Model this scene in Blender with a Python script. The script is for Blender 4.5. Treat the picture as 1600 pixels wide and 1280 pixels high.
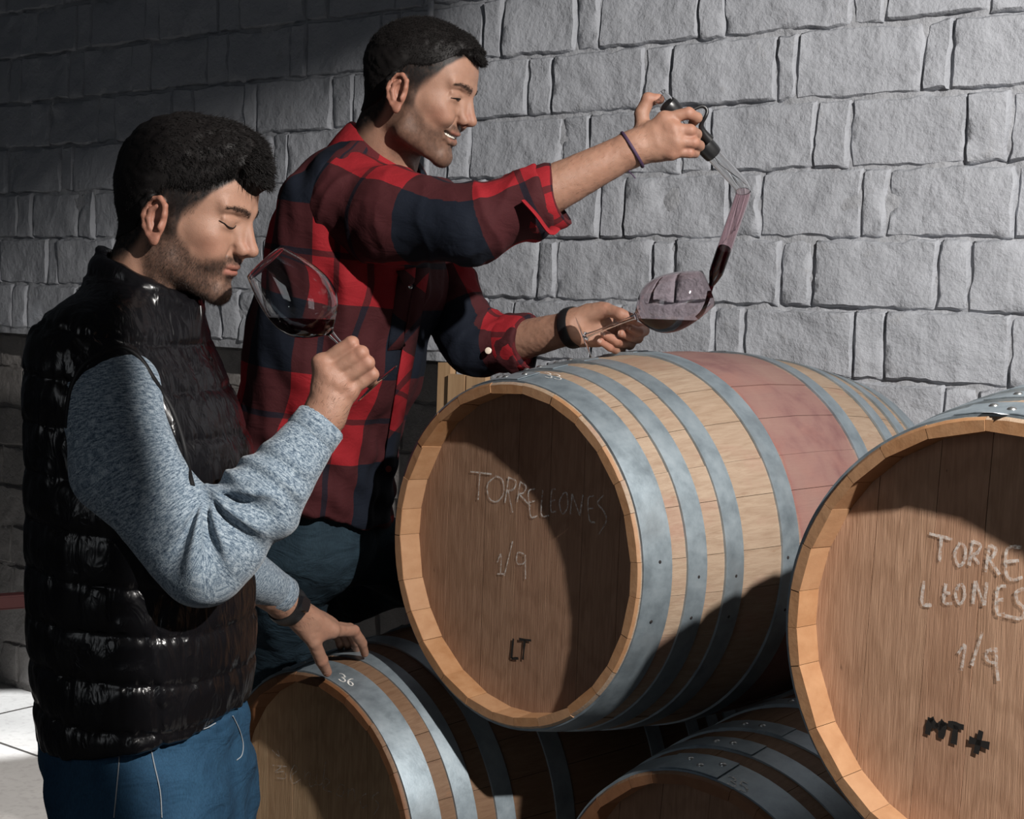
import bpy, bmesh, math, random
import numpy as np
from mathutils import Vector, Matrix

for _o in list(bpy.data.objects):
    bpy.data.objects.remove(_o, do_unlink=True)
SC = bpy.context.scene
COL = SC.collection
rng = np.random.default_rng(7)
random.seed(7)

# ------------------------------------------------------------------ camera
FPX, CAMH = 2300.0, 1.48
PITCH, ROLL = math.radians(4.0), math.radians(2.0)
_d = bpy.data.cameras.new('camera')
_d.sensor_fit = 'HORIZONTAL'
_d.sensor_width = 36.0
_d.lens = FPX / 1600.0 * 36.0
_d.clip_start = 0.05
CAM = bpy.data.objects.new('camera', _d)
COL.objects.link(CAM)
_fw = Vector((0, math.cos(PITCH), -math.sin(PITCH)))
_up0 = Vector((0, math.sin(PITCH), math.cos(PITCH)))
_rt0 = Vector((1, 0, 0))
# the picture's own x and y axes (the camera is rolled a little)
CAM_R = _rt0 * math.cos(ROLL) + _up0 * math.sin(ROLL)
CAM_U = _up0 * math.cos(ROLL) - _rt0 * math.sin(ROLL)
_m = Matrix((CAM_R, CAM_U, -_fw)).transposed().to_4x4()
_m.translation = Vector((0, 0, CAMH))
CAM.matrix_world = _m
SC.camera = CAM

# ------------------------------------------------------------------ world, lights, exposure
WORLD = bpy.data.worlds.new('world')
SC.world = WORLD
WORLD.use_nodes = True
_bg = WORLD.node_tree.nodes['Background']
_bg.inputs[0].default_value = (0.80, 0.88, 1.0, 1)
_bg.inputs[1].default_value = 0.024
SC.view_settings.view_transform = 'Standard'
SC.view_settings.look = 'None'
SC.view_settings.gamma = 1.0
SC.view_settings.use_curve_mapping = False
SC.view_settings.exposure = 0.0


def lamp(name, kind, loc, target, energy, color=(1, 1, 1), **kw):
    d = bpy.data.lights.new(name, kind)
    d.energy = energy
    d.color = color
    for k, v in kw.items():
        setattr(d, k, v)
    o = bpy.data.objects.new(name, d)
    COL.objects.link(o)
    o.location = loc
    o.rotation_euler = (Vector(target) - Vector(loc)).to_track_quat('-Z', 'Y').to_euler()
    return o


# the lamp high on the right, its beam ending on the vest; a pool of daylight on the floor behind
KEY = (1.30, 0.28, 2.70)
_az, _el = math.radians(-4.3), math.radians(-26)
lamp('key_lamp', 'SPOT', KEY, (KEY[0] + math.sin(_az) * math.cos(_el), KEY[1] + math.cos(_az) * math.cos(_el), KEY[2] + math.sin(_el)), 560, (1.0, 0.96, 0.915),
     spot_size=math.radians(76.5), spot_blend=0.02, shadow_soft_size=0.028)
lamp('front_fill', 'AREA', (-1.7, -1.0, 1.9), (0.2, 2.4, 0.9), 9, (0.92, 0.96, 1.0), shape='RECTANGLE', size=1.0, size_y=1.9)  # added soft fill from front left, lifts the barrel heads
lamp('daylight_patch', 'SPOT', (-1.95, 4.75, 3.5), (-1.75, 4.93, 0.0), 1050, (0.93, 0.97, 1.0), spot_size=math.radians(13.5), spot_blend=0.04, shadow_soft_size=0.05)

lamp('daylight_spill', 'SPOT', (-1.60, 4.15, 3.5), (-1.52, 4.18, 0.0), 420, (1.0, 0.97, 0.94), spot_size=math.radians(21), spot_blend=0.35, shadow_soft_size=0.15)


# ------------------------------------------------------------------ placing helpers
def ray(px, py):
    u = (px - 800.0) / FPX
    v = -(py - 640.0) / FPX
    return np.array(_fw + CAM_R * u + CAM_U * v)


def W(px, py, Y):
    """the place at distance Y (metres ahead of the camera) seen at picture point px, py"""
    d = ray(px, py)
    p = d * (Y / d[1])
    return np.array((p[0], p[1], p[2] + CAMH))


def link(name, me, mat=None, parent=None, smooth=True):
    o = bpy.data.objects.new(name, me)
    COL.objects.link(o)
    if mat is not None and hasattr(me, 'materials') and len(me.materials) == 0:
        me.materials.append(mat)
    if parent is not None:
        o.parent = parent
    return o


def tag(o, label=None, cat=None, group=None, kind=None):
    if label: o['label'] = label
    if cat: o['category'] = cat
    if group: o['group'] = group
    if kind: o['kind'] = kind
    return o


def empty(name, loc=(0, 0, 0), mat=None):
    o = bpy.data.objects.new(name, None)
    o.empty_display_size = 0.05
    COL.objects.link(o)
    if mat is not None:
        o.matrix_world = mat
    else:
        o.location = loc
    return o


def mesh_np(name, V, Fq, smooth=True):
    """mesh from numpy arrays; Fq: (n,4) quads or (n,3) tris"""
    V = np.asarray(V, np.float32)
    Fq = np.asarray(Fq, np.int32)
    me = bpy.data.meshes.new(name)
    n, k = Fq.shape
    me.vertices.add(len(V))
    me.vertices.foreach_set('co', V.ravel())
    me.loops.add(n * k)
    me.loops.foreach_set('vertex_index', Fq.ravel())
    me.polygons.add(n)
    me.polygons.foreach_set('loop_start', np.arange(0, n * k, k, dtype=np.int32))
    me.update(calc_edges=True)
    me.polygons.foreach_set('use_smooth', np.full(n, smooth))
    me.validate()
    return me


def mesh_py(name, V, F, smooth=False, sharp=None):
    me = bpy.data.meshes.new(name)
    me.from_pydata([tuple(float(c) for c in v) for v in V], [], F)
    me.update()
    if smooth:
        me.polygons.foreach_set('use_smooth', np.full(len(me.polygons), True))
        if sharp is not None:
            me.set_sharp_from_angle(angle=math.radians(sharp))
    return me


def set_attr(me, name, data, typ):
    a = me.attributes.new(name, typ, 'POINT')
    key = 'color' if typ == 'FLOAT_COLOR' else 'vector'
    a.data.foreach_set(key, np.asarray(data, np.float32).ravel())


def tube(points, radii, seg=10, cap=True, closed=False, flat=1.0):
    """verts, faces of a tube swept along points"""
    P = [Vector(p) for p in points]
    n = len(P)
    if not hasattr(radii, '__len__'):
        radii = [radii] * n
    V, F = [], []
    t0 = (P[1] - P[0]).normalized()
    up = Vector((0, 0, 1)) if abs(t0.z) < 0.9 else Vector((1, 0, 0))
    nrm = t0.cross(up).normalized()
    for i in range(n):
        if closed:
            t = (P[(i + 1) % n] - P[i - 1]).normalized()
        elif i == 0:
            t = t0
        elif i == n - 1:
            t = (P[-1] - P[-2]).normalized()
        else:
            t = (P[i + 1] - P[i - 1]).normalized()
        nrm = (nrm - t * nrm.dot(t)).normalized()
        b = t.cross(nrm)
        for k in range(seg):
            a = 2 * math.pi * k / seg
            V.append(P[i] + nrm * (math.cos(a) * radii[i]) + b * (math.sin(a) * radii[i] * flat))
    m = n if closed else n - 1
    for i in range(m):
        j = (i + 1) % n
        for k in range(seg):
            l = (k + 1) % seg
            F.append((i * seg + k, i * seg + l, j * seg + l, j * seg + k))
    if cap and not closed:
        F.append(tuple(range(seg))[::-1])
        F.append(tuple((n - 1) * seg + k for k in range(seg)))
    return V, F


def spline(pts, n=8, closed=False):
    """Catmull-Rom through pts"""
    P = [np.array(p, float) for p in pts]
    out = []
    m = len(P)
    rngi = range(m) if closed else range(m - 1)
    for i in rngi:
        p1, p2 = P[i], P[(i + 1) % m]
        p0 = P[i - 1] if (i > 0 or closed) else 2 * p1 - p2
        p3 = P[(i + 2) % m] if (i + 2 < m or closed) else 2 * p2 - p1
        for j in range(n):
            t = j / n
            out.append(0.5 * ((2 * p1) + (-p0 + p2) * t + (2 * p0 - 5 * p1 + 4 * p2 - p3) * t * t + (-p0 + 3 * p1 - 3 * p2 + p3) * t ** 3))
    if not closed:
        out.append(P[-1])
    return out


def lathe(profile, seg=48):
    """(r, z) profile around local z; r may be 0 at the ends"""
    V, F = [], []
    rows = []
    for r, z in profile:
        if r < 1e-6:
            rows.append([len(V)])
            V.append((0, 0, z))
        else:
            rows.append(list(range(len(V), len(V) + seg)))
            for k in range(seg):
                a = 2 * math.pi * k / seg
                V.append((r * math.cos(a), r * math.sin(a), z))
    for A, B in zip(rows[:-1], rows[1:]):
        for k in range(seg):
            l = (k + 1) % seg
            if len(A) == 1 and len(B) == 1:
                continue
            if len(A) == 1:
                F.append((A[0], B[l], B[k]))
            elif len(B) == 1:
                F.append((A[k], A[l], B[0]))
            else:
                F.append((A[k], A[l], B[l], B[k]))
    return V, F


# ------------------------------------------------------------------ material helpers
class NT:
    def __init__(self, name):
        self.m = bpy.data.materials.new(name)
        self.m.use_nodes = True
        self.t = self.m.node_tree
        self.b = self.t.nodes['Principled BSDF']

    def n(self, typ, **kw):
        nd = self.t.nodes.new(typ)
        for k, v in kw.items():
            if k.startswith('i_'):
                key = k[2:]
                key = int(key) if key.isdigit() else key.replace('_', ' ')
                nd.inputs[key].default_value = v
            else:
                setattr(nd, k, v)
        return nd

    def l(self, a, b):
        self.t.links.new(a, b)

    def coord(self, scale=(1, 1, 1), kind='Object', rot=(0, 0, 0), obj=None, attr=None):
        if attr:
            src = self.n('ShaderNodeAttribute', attribute_name=attr).outputs['Vector']
        else:
            tc = self.n('ShaderNodeTexCoord')
            if obj is not None: tc.object = obj
            src = tc.outputs[kind]
        mp = self.n('ShaderNodeMapping')
        mp.inputs['Scale'].default_value = scale
        mp.inputs['Rotation'].default_value = rot
        self.l(src, mp.inputs['Vector'])
        return mp.outputs[0]

    def noise(self, vec, scale, detail=4, rough=0.55, dist=0.0):
        nd = self.n('ShaderNodeTexNoise')
        nd.inputs['Scale'].default_value = scale
        nd.inputs['Detail'].default_value = detail
        nd.inputs['Roughness'].default_value = rough
        nd.inputs['Distortion'].default_value = dist
        if vec is not None: self.l(vec, nd.inputs['Vector'])
        return nd.outputs[0]

    def ramp(self, fac, stops, interp='LINEAR'):
        r = self.n('ShaderNodeValToRGB')
        r.color_ramp.interpolation = interp
        e = r.color_ramp.elements
        while len(e) < len(stops): e.new(0.5)
        for el, (p, c) in zip(e, stops):
            el.position = p
            el.color = (*c, 1) if len(c) == 3 else c
        self.l(fac, r.inputs[0])
        return r.outputs[0]

    def math(self, op, a, b=0.5, c=None, clamp=False):
        nd = self.n('ShaderNodeMath', operation=op)
        nd.use_clamp = clamp
        for i, v in enumerate((a, b, c)):
            if v is None: continue
            if isinstance(v, (int, float)):
                nd.inputs[i].default_value = v
            else:
                self.l(v, nd.inputs[i])
        return nd.outputs[0]

    def mix(self, fac, a, b, blend='MIX'):
        nd = self.n('ShaderNodeMix', data_type='RGBA', blend_type=blend)
        for s, v in ((nd.inputs[0], fac), (nd.inputs[6], a), (nd.inputs[7], b)):
            if isinstance(v, (int, float)):
                s.default_value = v
            elif isinstance(v, tuple):
                s.default_value = (*v, 1) if len(v) == 3 else v
            else:
                self.l(v, s)
        return nd.outputs[2]

    def bump(self, height, strength=0.3, dist=0.01, prev=None):
        nd = self.n('ShaderNodeBump')
        nd.inputs['Strength'].default_value = strength
        nd.inputs['Distance'].default_value = dist
        self.l(height, nd.inputs['Height'])
        if prev is not None: self.l(prev, nd.inputs['Normal'])
        return nd.outputs[0]

    def set(self, **kw):
        for k, v in kw.items():
            key = k.replace('_', ' ')
            s = self.b.inputs[key]
            if hasattr(v, 'is_output') or hasattr(v, 'links'):
                self.l(v, s)
            elif isinstance(v, tuple) and len(v) == 3 and s.type == 'RGBA':
                s.default_value = (*v, 1)
            else:
                s.default_value = v
        return self

    def rgb(self, v):
        nd = self.n('ShaderNodeRGB')
        nd.outputs[0].default_value = (*v, 1)
        return nd.outputs[0]


def plain(name, col, rough=0.5, metal=0.0, **kw):
    t = NT(name)
    t.set(Base_Color=col, Roughness=rough, Metallic=metal, **kw)
    return t.m

# ------------------------------------------------------------------ implicit-surface modelling
MARG = 0.05


def smin(a, b, k):
    if k <= 0: return np.minimum(a, b)
    h = np.clip(0.5 + 0.5 * (b - a) / k, 0, 1)
    return b + (a - b) * h - k * h * (1 - h)


def smax(a, b, k):
    return -smin(-a, -b, k)


class Field:
    def __init__(self):
        self.ops = []
        self.mods = []

    def _add(self, op, sh, k):
        self.ops.append((op, sh[0], np.asarray(sh[1], np.float32), float(sh[2]), k))
        return self

    def u(self, sh, k=0.0): return self._add('u', sh, k)
    def s(self, sh, k=0.0): return self._add('s', sh, k)
    def i(self, fn, k=0.0):
        self.ops.append(('i', fn, None, 0, k)); return self

    def mod(self, fn):
        self.mods.append(fn); return self

    def ev(self, P):
        d = np.full(len(P), 0.5, np.float32)
        for op, fn, c, r, k in self.ops:
            if op == 'i':
                d = smax(d, fn(P), k)
                continue
            v = P - c
            m = np.nonzero(np.einsum('ij,ij->i', v, v) < (r + k + MARG) ** 2)[0]
            if len(m) == 0: continue
            dd = fn(P[m])
            d[m] = smin(d[m], dd, k) if op == 'u' else smax(d[m], -dd, k)
        for fn in self.mods:
            m = np.nonzero(np.abs(d) < 0.045)[0]
            if len(m): d[m] = d[m] - fn(P[m])
        return d

    def mesh(self, lo, hi, h):
        lo = np.asarray(lo, np.float32); hi = np.asarray(hi, np.float32)
        B = 6
        nb = np.ceil((hi - lo) / (h * B)).astype(int) + 1
        n = nb * B + 1
        # coarse pass at block centres
        g = [lo[a] + (np.arange(nb[a]) + 0.5) * h * B for a in range(3)]
        C = np.stack(np.meshgrid(*g, indexing='ij'), -1).reshape(-1, 3).astype(np.float32)
        dc = self.ev(C)
        act = (np.abs(dc) < h * B * 1.75).reshape(nb)
        sgn = np.where(dc < 0, -0.5, 0.5).astype(np.float32).reshape(nb)
        V = np.full(n, 0.5, np.float32)
        full = np.repeat(np.repeat(np.repeat(sgn, B, 0), B, 1), B, 2)
        V[:-1, :-1, :-1] = full
        mask = np.zeros(n, bool)
        A = np.repeat(np.repeat(np.repeat(act, B, 0), B, 1), B, 2)
        for dx in (0, 1):
            for dy in (0, 1):
                for dz in (0, 1):
                    mask[dx:dx + A.shape[0], dy:dy + A.shape[1], dz:dz + A.shape[2]] |= A
        idx = np.argwhere(mask)
        P = (lo + idx * h).astype(np.float32)
        out = np.empty(len(P), np.float32)
        for s in range(0, len(P), 400000):
            out[s:s + 400000] = self.ev(P[s:s + 400000])
        V[mask] = out
        V[0] = V[-1] = 0.5; V[:, 0] = V[:, -1] = 0.5; V[:, :, 0] = V[:, :, -1] = 0.5
        return surface_nets(V, lo, h)


def surface_nets(V, lo, h):
    S = V < 0
    c = S.astype(np.int8)
    n = np.zeros(tuple(np.array(V.shape) - 1), np.int8)
    X, Y, Z = n.shape
    for a in (0, 1):
        for b in (0, 1):
            for d in (0, 1):
                n += c[a:a + X, b:b + Y, d:d + Z]
    act = (n > 0) & (n < 8)
    idx = np.full(n.shape, -1, np.int32)
    cells = np.argwhere(act)
    idx[act] = np.arange(len(cells), dtype=np.int32)
    acc = np.zeros((len(cells), 3), np.float32)
    cnt = np.zeros(len(cells), np.float32)
    corners = [(a, b, d) for a in (0, 1) for b in (0, 1) for d in (0, 1)]
    val = {co: V[cells[:, 0] + co[0], cells[:, 1] + co[1], cells[:, 2] + co[2]] for co in corners}
    for co in corners:
        for ax in range(3):
            if co[ax]: continue
            c2 = list(co); c2[ax] = 1; c2 = tuple(c2)
            a, b = val[co], val[c2]
            m = (a < 0) != (b < 0)
            t = a[m] / (a[m] - b[m])
            p = np.tile(np.array(co, np.float32), (m.sum(), 1))
            p[:, ax] += t
            acc[m] += p; cnt[m] += 1
    verts = lo + (cells + acc / cnt[:, None]) * h
    faces = []
    for ax in range(3):
        u, w = [(1, 2), (2, 0), (0, 1)][ax]
        sl0 = [slice(None)] * 3; sl1 = [slice(None)] * 3
        sl0[ax] = slice(None, -1); sl1[ax] = slice(1, None)
        for a in (u, w):
            sl0[a] = slice(1, -1); sl1[a] = slice(1, -1)
        s0, s1 = S[tuple(sl0)], S[tuple(sl1)]
        for flip in (0, 1):
            e = np.argwhere(s0 & ~s1 if not flip else ~s0 & s1)
            if not len(e): continue
            e[:, u] += 1; e[:, w] += 1
            def at(du, dw):
                q = e.copy(); q[:, u] += du; q[:, w] += dw
                return idx[q[:, 0], q[:, 1], q[:, 2]]
            q = np.stack([at(-1, -1), at(0, -1), at(0, 0), at(-1, 0)], 1)
            faces.append(q if not flip else q[:, ::-1])
    return verts.astype(np.float32), np.concatenate(faces).astype(np.int32)


def sph_bound(pts, r):
    pts = np.array(pts, float)
    c = (pts.min(0) + pts.max(0)) / 2
    return c, float(np.max(np.linalg.norm(pts - c, axis=1)) + r)


def ell(c, r, R=None):
    c = np.asarray(c, np.float32); r = np.asarray(r, np.float32)
    Rm = None if R is None else np.asarray(R, np.float32)

    def f(P):
        q = P - c
        if Rm is not None: q = q @ Rm          # columns of R are the ellipsoid's axes
        k0 = np.sqrt(((q / r) ** 2).sum(1)) + 1e-9
        k1 = np.sqrt(((q / (r * r)) ** 2).sum(1)) + 1e-9
        return k0 * (k0 - 1) / k1
    return f, c, float(r.max())


def cone(a, b, ra, rb):
    a = np.asarray(a, np.float32); b = np.asarray(b, np.float32)
    ab = b - a; L = float(ab @ ab) + 1e-12

    def f(P):
        q = P - a
        t = np.clip(q @ ab / L, 0, 1)
        q = q - t[:, None] * ab
        return np.sqrt((q * q).sum(1)) - (ra + (rb - ra) * t)
    c, R = sph_bound([a, b], max(ra, rb))
    return f, c, R


def chain(fld, pts, rad, k=0.006, k0=None):
    for i in range(len(pts) - 1):
        fld.u(cone(pts[i], pts[i + 1], rad[i], rad[i + 1]), (k0 if (i == 0 and k0 is not None) else k))


def loft(st, yaw, p=2.0, zpad=0.0):
    """stack of ellipses: st = (z, cx, cy, a, b); a along the facing direction at angle yaw, b across it"""
    st = np.array(sorted(st), np.float32)
    z = st[:, 0]
    zz = np.linspace(z[0], z[-1], 160)
    ker = np.exp(-np.linspace(-2, 2, 15) ** 2); ker /= ker.sum()
    tab = []
    for j in range(1, 5):
        v = np.interp(zz, z, st[:, j])
        v = np.convolve(np.pad(v, 7, mode='edge'), ker, 'valid')
        tab.append(v)
    ca, sa = math.cos(yaw), math.sin(yaw)

    def params(P):
        cx, cy, a, b = (np.interp(P[:, 2], zz, t) for t in tab)
        x, y = P[:, 0] - cx, P[:, 1] - cy
        return x * ca + y * sa, -x * sa + y * ca, a, b

    def f(P):
        u, v, a, b = params(P)
        k = (np.abs(u / a) ** p + np.abs(v / b) ** p) ** (1 / p)
        d = (k - 1) * np.minimum(a, b) * 0.92
        return np.maximum(d, np.maximum(z[0] - P[:, 2], P[:, 2] - z[-1])).astype(np.float32)
    pts = np.array([(s[1] + dx * max(s[3], s[4]), s[2] + dy * max(s[3], s[4]), s[0]) for s in st for dx in (-1, 1) for dy in (-1, 1)])
    c, R = sph_bound(pts, 0.02)
    f.params = params
    return f, c, R


def _hash(ix, iy, iz, seed):
    n = (ix.astype(np.int64) * 374761393 + iy.astype(np.int64) * 668265263 + iz.astype(np.int64) * 2147483647 + seed * 974711) & 0xffffffff
    n = ((n ^ (n >> 13)) * 1274126177) & 0xffffffff
    n = n ^ (n >> 16)
    return (n & 0xffff).astype(np.float32) / 32767.5 - 1.0


def noise3(P, scale, seed=0):
    q = np.asarray(P) * scale
    i = np.floor(q).astype(np.int64); f = (q - i).astype(np.float32)
    f = f * f * (3 - 2 * f)
    r = 0
    for a in (0, 1):
        for b in (0, 1):
            for c in (0, 1):
                w = (f[:, 0] if a else 1 - f[:, 0]) * (f[:, 1] if b else 1 - f[:, 1]) * (f[:, 2] if c else 1 - f[:, 2])
                r = r + w * _hash(i[:, 0] + a, i[:, 1] + b, i[:, 2] + c, seed)
    return r


def sstep(e0, e1, x):
    t = np.clip((x - e0) / (e1 - e0), 0, 1)
    return t * t * (3 - 2 * t)

# ------------------------------------------------------------------ materials of the place
def mat_paint_wall(name, base):
    t = NT(name)
    v = t.coord(kind='Object')
    n2 = t.noise(v, 20.0, 7, 0.62)
    n1 = t.noise(v, 5.0, 2, 0.6)
    c = t.mix(t.ramp(n1, [(0.3, (0, 0, 0)), (0.75, (1, 1, 1))]), tuple(x * 0.88 for x in base), base)
    c = t.mix(t.ramp(n2, [(0.60, (0, 0, 0)), (0.78, (1, 1, 1))]), c, tuple(x * y for x, y in zip(base, (0.84, 0.82, 0.79))))
    b = t.bump(n2, 0.62, 0.022)
    t.set(Base_Color=c, Roughness=0.72, Normal=b)
    t.b.inputs['Specular IOR Level'].default_value = 0.3
    return t.m


M_WALL = mat_paint_wall('painted_brick', (0.41, 0.425, 0.46))
M_MORTAR = mat_paint_wall('painted_mortar', (0.385, 0.395, 0.42))
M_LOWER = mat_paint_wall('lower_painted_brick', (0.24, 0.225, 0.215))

# wall frame: 'a' runs along the wall (to the right), z up, n out of the wall into the room
WANG = math.radians(37.0)
WT = np.array((math.cos(WANG), -math.sin(WANG), 0.0))
WN = np.array((-math.sin(WANG), -math.cos(WANG), 0.0))
WO = np.array((0.0, 3.85, 0.0))
Z0, CH = 1.345, 0.1555


def wall_a(px, py, n=0.0):
    d = ray(px, py)
    o = WO + WN * n
    lam = ((o - np.array((0, 0, CAMH))) @ WN) / (d @ WN)
    p = np.array((0, 0, CAMH)) + d * lam
    return float((p - o) @ WT), float(p[2])


WM = Matrix(((WT[0], WN[0], 0, WO[0]), (WT[1], WN[1], 0, WO[1]), (0, 0, 1, 0), (0, 0, 0, 1)))   # local (a, n, z)


# chips and lumps in the old wall
DENTS = [(*wall_a(px, py), r, d) for px, py, r, d in ((1040, 312, .030, .020), (1012, 296, .026, -.010), (92, 168, .022, -.026), (75, 160, .018, .014), (384, 492, .030, .022), (123, 318, .030, .016), (1318, 322, .025, .010), (1392, 318, .022, .014), (1198, 466, .020, .010), (880, 120, .012, .008))]


def brick_mesh(a0, a1, z0, z1, dep, seed, back=0.05, jit=1.0):
    """an irregular painted block: lumpy face, ragged rounded edges; in wall coordinates"""
    na = max(6, int((a1 - a0) / 0.015) + 2); nz = 11
    ca, cz = (a0 + a1) / 2, (z0 + z1) / 2
    ea, ez = 0.0055 / (a1 - a0), 0.0055 / (z1 - z0)
    ga_ = np.concatenate([[0], np.linspace(ea, 1 - ea, na - 1), [1]])
    gz_ = np.concatenate([[0], np.linspace(ez, 1 - ez, nz - 1), [1]])
    A, Zg = np.meshgrid(ga_, gz_, indexing='ij')
    P3 = np.stack([A.ravel() * (a1 - a0) + a0, np.full(A.size, seed * 3.7), Zg.ravel() * (z1 - z0) + z0], 1)
    wob = noise3(P3, 26, 1) * 0.0042 + noise3(P3, 60, 2) * 0.0024
    wob2 = noise3(P3, 26, 3) * 0.0042 + noise3(P3, 60, 4) * 0.0024
    edge = np.minimum(np.minimum(A, 1 - A) * (a1 - a0), np.minimum(Zg, 1 - Zg) * (z1 - z0)).ravel()
    fall = np.where(edge < 0.001, 0.6, np.where(edge < 0.007, 0.5, 0.0))
    tilt = (np.clip(rng.normal(), -1.5, 1.5) * 0.005 * (A.ravel() - .5) + np.clip(rng.normal(), -1.5, 1.5) * 0.006 * (Zg.ravel() - .5))
    n = dep + tilt + noise3(P3, 11, 5) * 0.0055 + noise3(P3, 26, 6) * 0.0035 - np.where(edge < 0.001, 0.0085 + 0.003 * noise3(P3, 40, 8), 0)
    for da, dz, dr, dd in DENTS:
        n = n - dd * np.exp(-(((P3[:, 0] - da) / dr) ** 2 + ((P3[:, 2] - dz) / (dr * .8)) ** 2))
    V = np.stack([P3[:, 0] + wob * jit * (fall > 0) * (0.5 + fall), n, P3[:, 2] + wob2 * jit * (fall > 0) * (0.5 + fall)], 1)
    V = [tuple(v) for v in V]
    F = []
    w = nz + 1
    for i in range(na):
        for j in range(nz):
            F.append((i * w + j, i * w + j + 1, (i + 1) * w + j + 1, (i + 1) * w + j))
    ring = [i * w for i in range(na + 1)] + [na * w + j for j in range(1, nz + 1)] + [i * w + nz for i in range(na - 1, -1, -1)] + [j for j in range(nz - 1, 0, -1)]
    base = len(V)
    for r in ring:
        V.append((V[r][0], -back, V[r][2]))
    m = len(ring)
    for i in range(m):
        j = (i + 1) % m
        F.append((ring[i], ring[j], base + j, base + i))
    me = mesh_py('brick', V, F, smooth=True, sharp=50)
    return me


def build_wall():
    # ---- upper wall: recessed mortar bed and every block on it
    def bed(name, a0, a1, z0, z1, mat, n0, thick=0.25):
        na, nz = int((a1 - a0) / 0.016), int((z1 - z0) / 0.016)
        A, Zg = np.meshgrid(np.linspace(a0, a1, na + 1), np.linspace(z0, z1, nz + 1), indexing='ij')
        P3 = np.stack([A.ravel(), np.zeros(A.size), Zg.ravel()], 1)
        n = n0 + noise3(P3, 30, 11) * 0.0045 + noise3(P3, 62, 12) * 0.0040
        V = np.stack([A.ravel(), n, Zg.ravel()], 1).tolist()
        w = nz + 1
        F = [(i * w + j, i * w + j + 1, (i + 1) * w + j + 1, (i + 1) * w + j) for i in range(na) for j in range(nz)]
        b = len(V)
        cs = [0, na * w, na * w + nz, nz]
        for c in cs: V.append((V[c][0], n0 - thick, V[c][2]))
        e = [[i * w for i in range(na + 1)], [na * w + j for j in range(nz + 1)], [i * w + nz for i in range(na, -1, -1)], [j for j in range(nz, -1, -1)]]
        for k in range(4):
            F.append(tuple(e[k]) + (b + (k + 1) % 4, b + k))
        F.append((b, b + 1, b + 2, b + 3))
        o = link(name, mesh_py(name, V, F, smooth=True, sharp=40), mat)
        o.matrix_world = WM
        return o
    AL, AR = -4.6, 1.75
    ga = wall_a(716, 560)[0]                 # where the recess below the ledge ends
    up = tag(bed('wall_back', AL, AR, Z0 - 0.02, 3.05, M_MORTAR, -0.004), kind='structure')
    lowr = tag(bed('wall_back_below', ga, AR, 0.0, Z0 - 0.02, M_MORTAR, -0.004), kind='structure')
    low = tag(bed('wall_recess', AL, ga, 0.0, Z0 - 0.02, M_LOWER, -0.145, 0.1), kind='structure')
    anchors = {5: 927, 4: 1216, 3: 1296, 2: 1376, 1: 1258, 0: 1371}
    nb = 0
    for k in range(-4, 10):
        z0, z1 = Z0 + k * CH, Z0 + (k + 1) * CH
        if k in anchors:
            a_n = wall_a(anchors[k], 300)[0]
        else:
            a_n = wall_a(1260 if k % 2 else 1350, 300)[0] + rng.uniform(-.05, .05)
        pitch = 0.348
        j0 = int((AL - a_n) / pitch) - 1
        aa = []
        x = a_n + j0 * pitch
        while x < AR + .4:
            hw = 0.038 + rng.normal() * 0.006
            xs = x + rng.normal() * 0.014
            aa += [xs - hw, xs + hw]
            x += pitch
        lim0 = AL if k >= 0 else ga
        for a0, a1 in zip(aa[:-1], aa[1:]):
            b0, b1 = max(a0, lim0), min(a1, AR)
            if b1 - b0 < 0.03: continue
            if k < -2: continue
            # only what the view can take in
            cx = WO + WT * (b0 + b1) / 2
            u = 800 + FPX * cx[0] / cx[1]
            zz = 479 - FPX * (z0 - CAMH) / cx[1] + (u - 800) * 0.035
            if zz < -230 or u < -330 or u > 1960: continue
            g = 0.0012 + abs(rng.normal()) * 0.0016
            o = link('brick', brick_mesh(b0 + g, b1 - g, z0 + g + .001, z1 - g - .001, 0.006 + rng.uniform(-.002, .004), nb), M_WALL)
            o.parent = up if k >= 0 else lowr
            nb += 1
    # ---- recessed lower wall on the left
    zc = 0.02
    k = 0
    while zc < Z0 - 0.1:
        z1 = min(zc + 0.147, Z0 - 0.028)
        x = AL + (k % 2) * 0.17 + rng.uniform(-.05, .05)
        while x < ga:
            w = 0.30 + rng.normal() * 0.03 if rng.random() < .7 else 0.12
            b0, b1 = max(x, AL), min(x + w, ga)
            cx = WO + WT * (b0 + b1) / 2
            u = 800 + FPX * cx[0] / cx[1]
            if b1 - b0 > .04 and -120 < u < 760:
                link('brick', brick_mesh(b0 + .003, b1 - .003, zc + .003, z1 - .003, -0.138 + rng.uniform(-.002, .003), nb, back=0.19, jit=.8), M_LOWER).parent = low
                nb += 1
            x += w
        zc += 0.147
        k += 1
    # wooden frame standing in the recess end
    t = NT('pale_frame_wood')
    v = t.coord((6, 6, 0.6))
    t.set(Base_Color=t.ramp(t.noise(v, 9, 5), [(0.3, (0.42, 0.25, 0.13)), (0.7, (0.60, 0.40, 0.23))]), Roughness=0.6)
    def wbox(a0, a1, n0, n1, z0, z1):
        V = [(a, n, z) for a in (a0, a1) for n in (n0, n1) for z in (z0, z1)]
        return V, [(0, 1, 3, 2), (4, 6, 7, 5), (0, 4, 5, 1), (2, 3, 7, 6), (0, 2, 6, 4), (1, 5, 7, 3)]
    fr = link('trim_1', mesh_py('trim', *wbox(ga - .045, ga - .002, -0.14, 0.03, 0.0, Z0 - .022)), t.m)
    fr.matrix_world = WM; tag(fr, kind='structure')
    for a0, a1 in ((ga + .004, ga + .06), (ga + .066, ga + .13)):
        o = link('frame_board', mesh_py('frame_board', *wbox(a0, a1, 0.024, 0.045, 0.0, Z0 - .05)), t.m, fr)
    # conduit pipe on the wall
    a, z = wall_a(683, 60)
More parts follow.
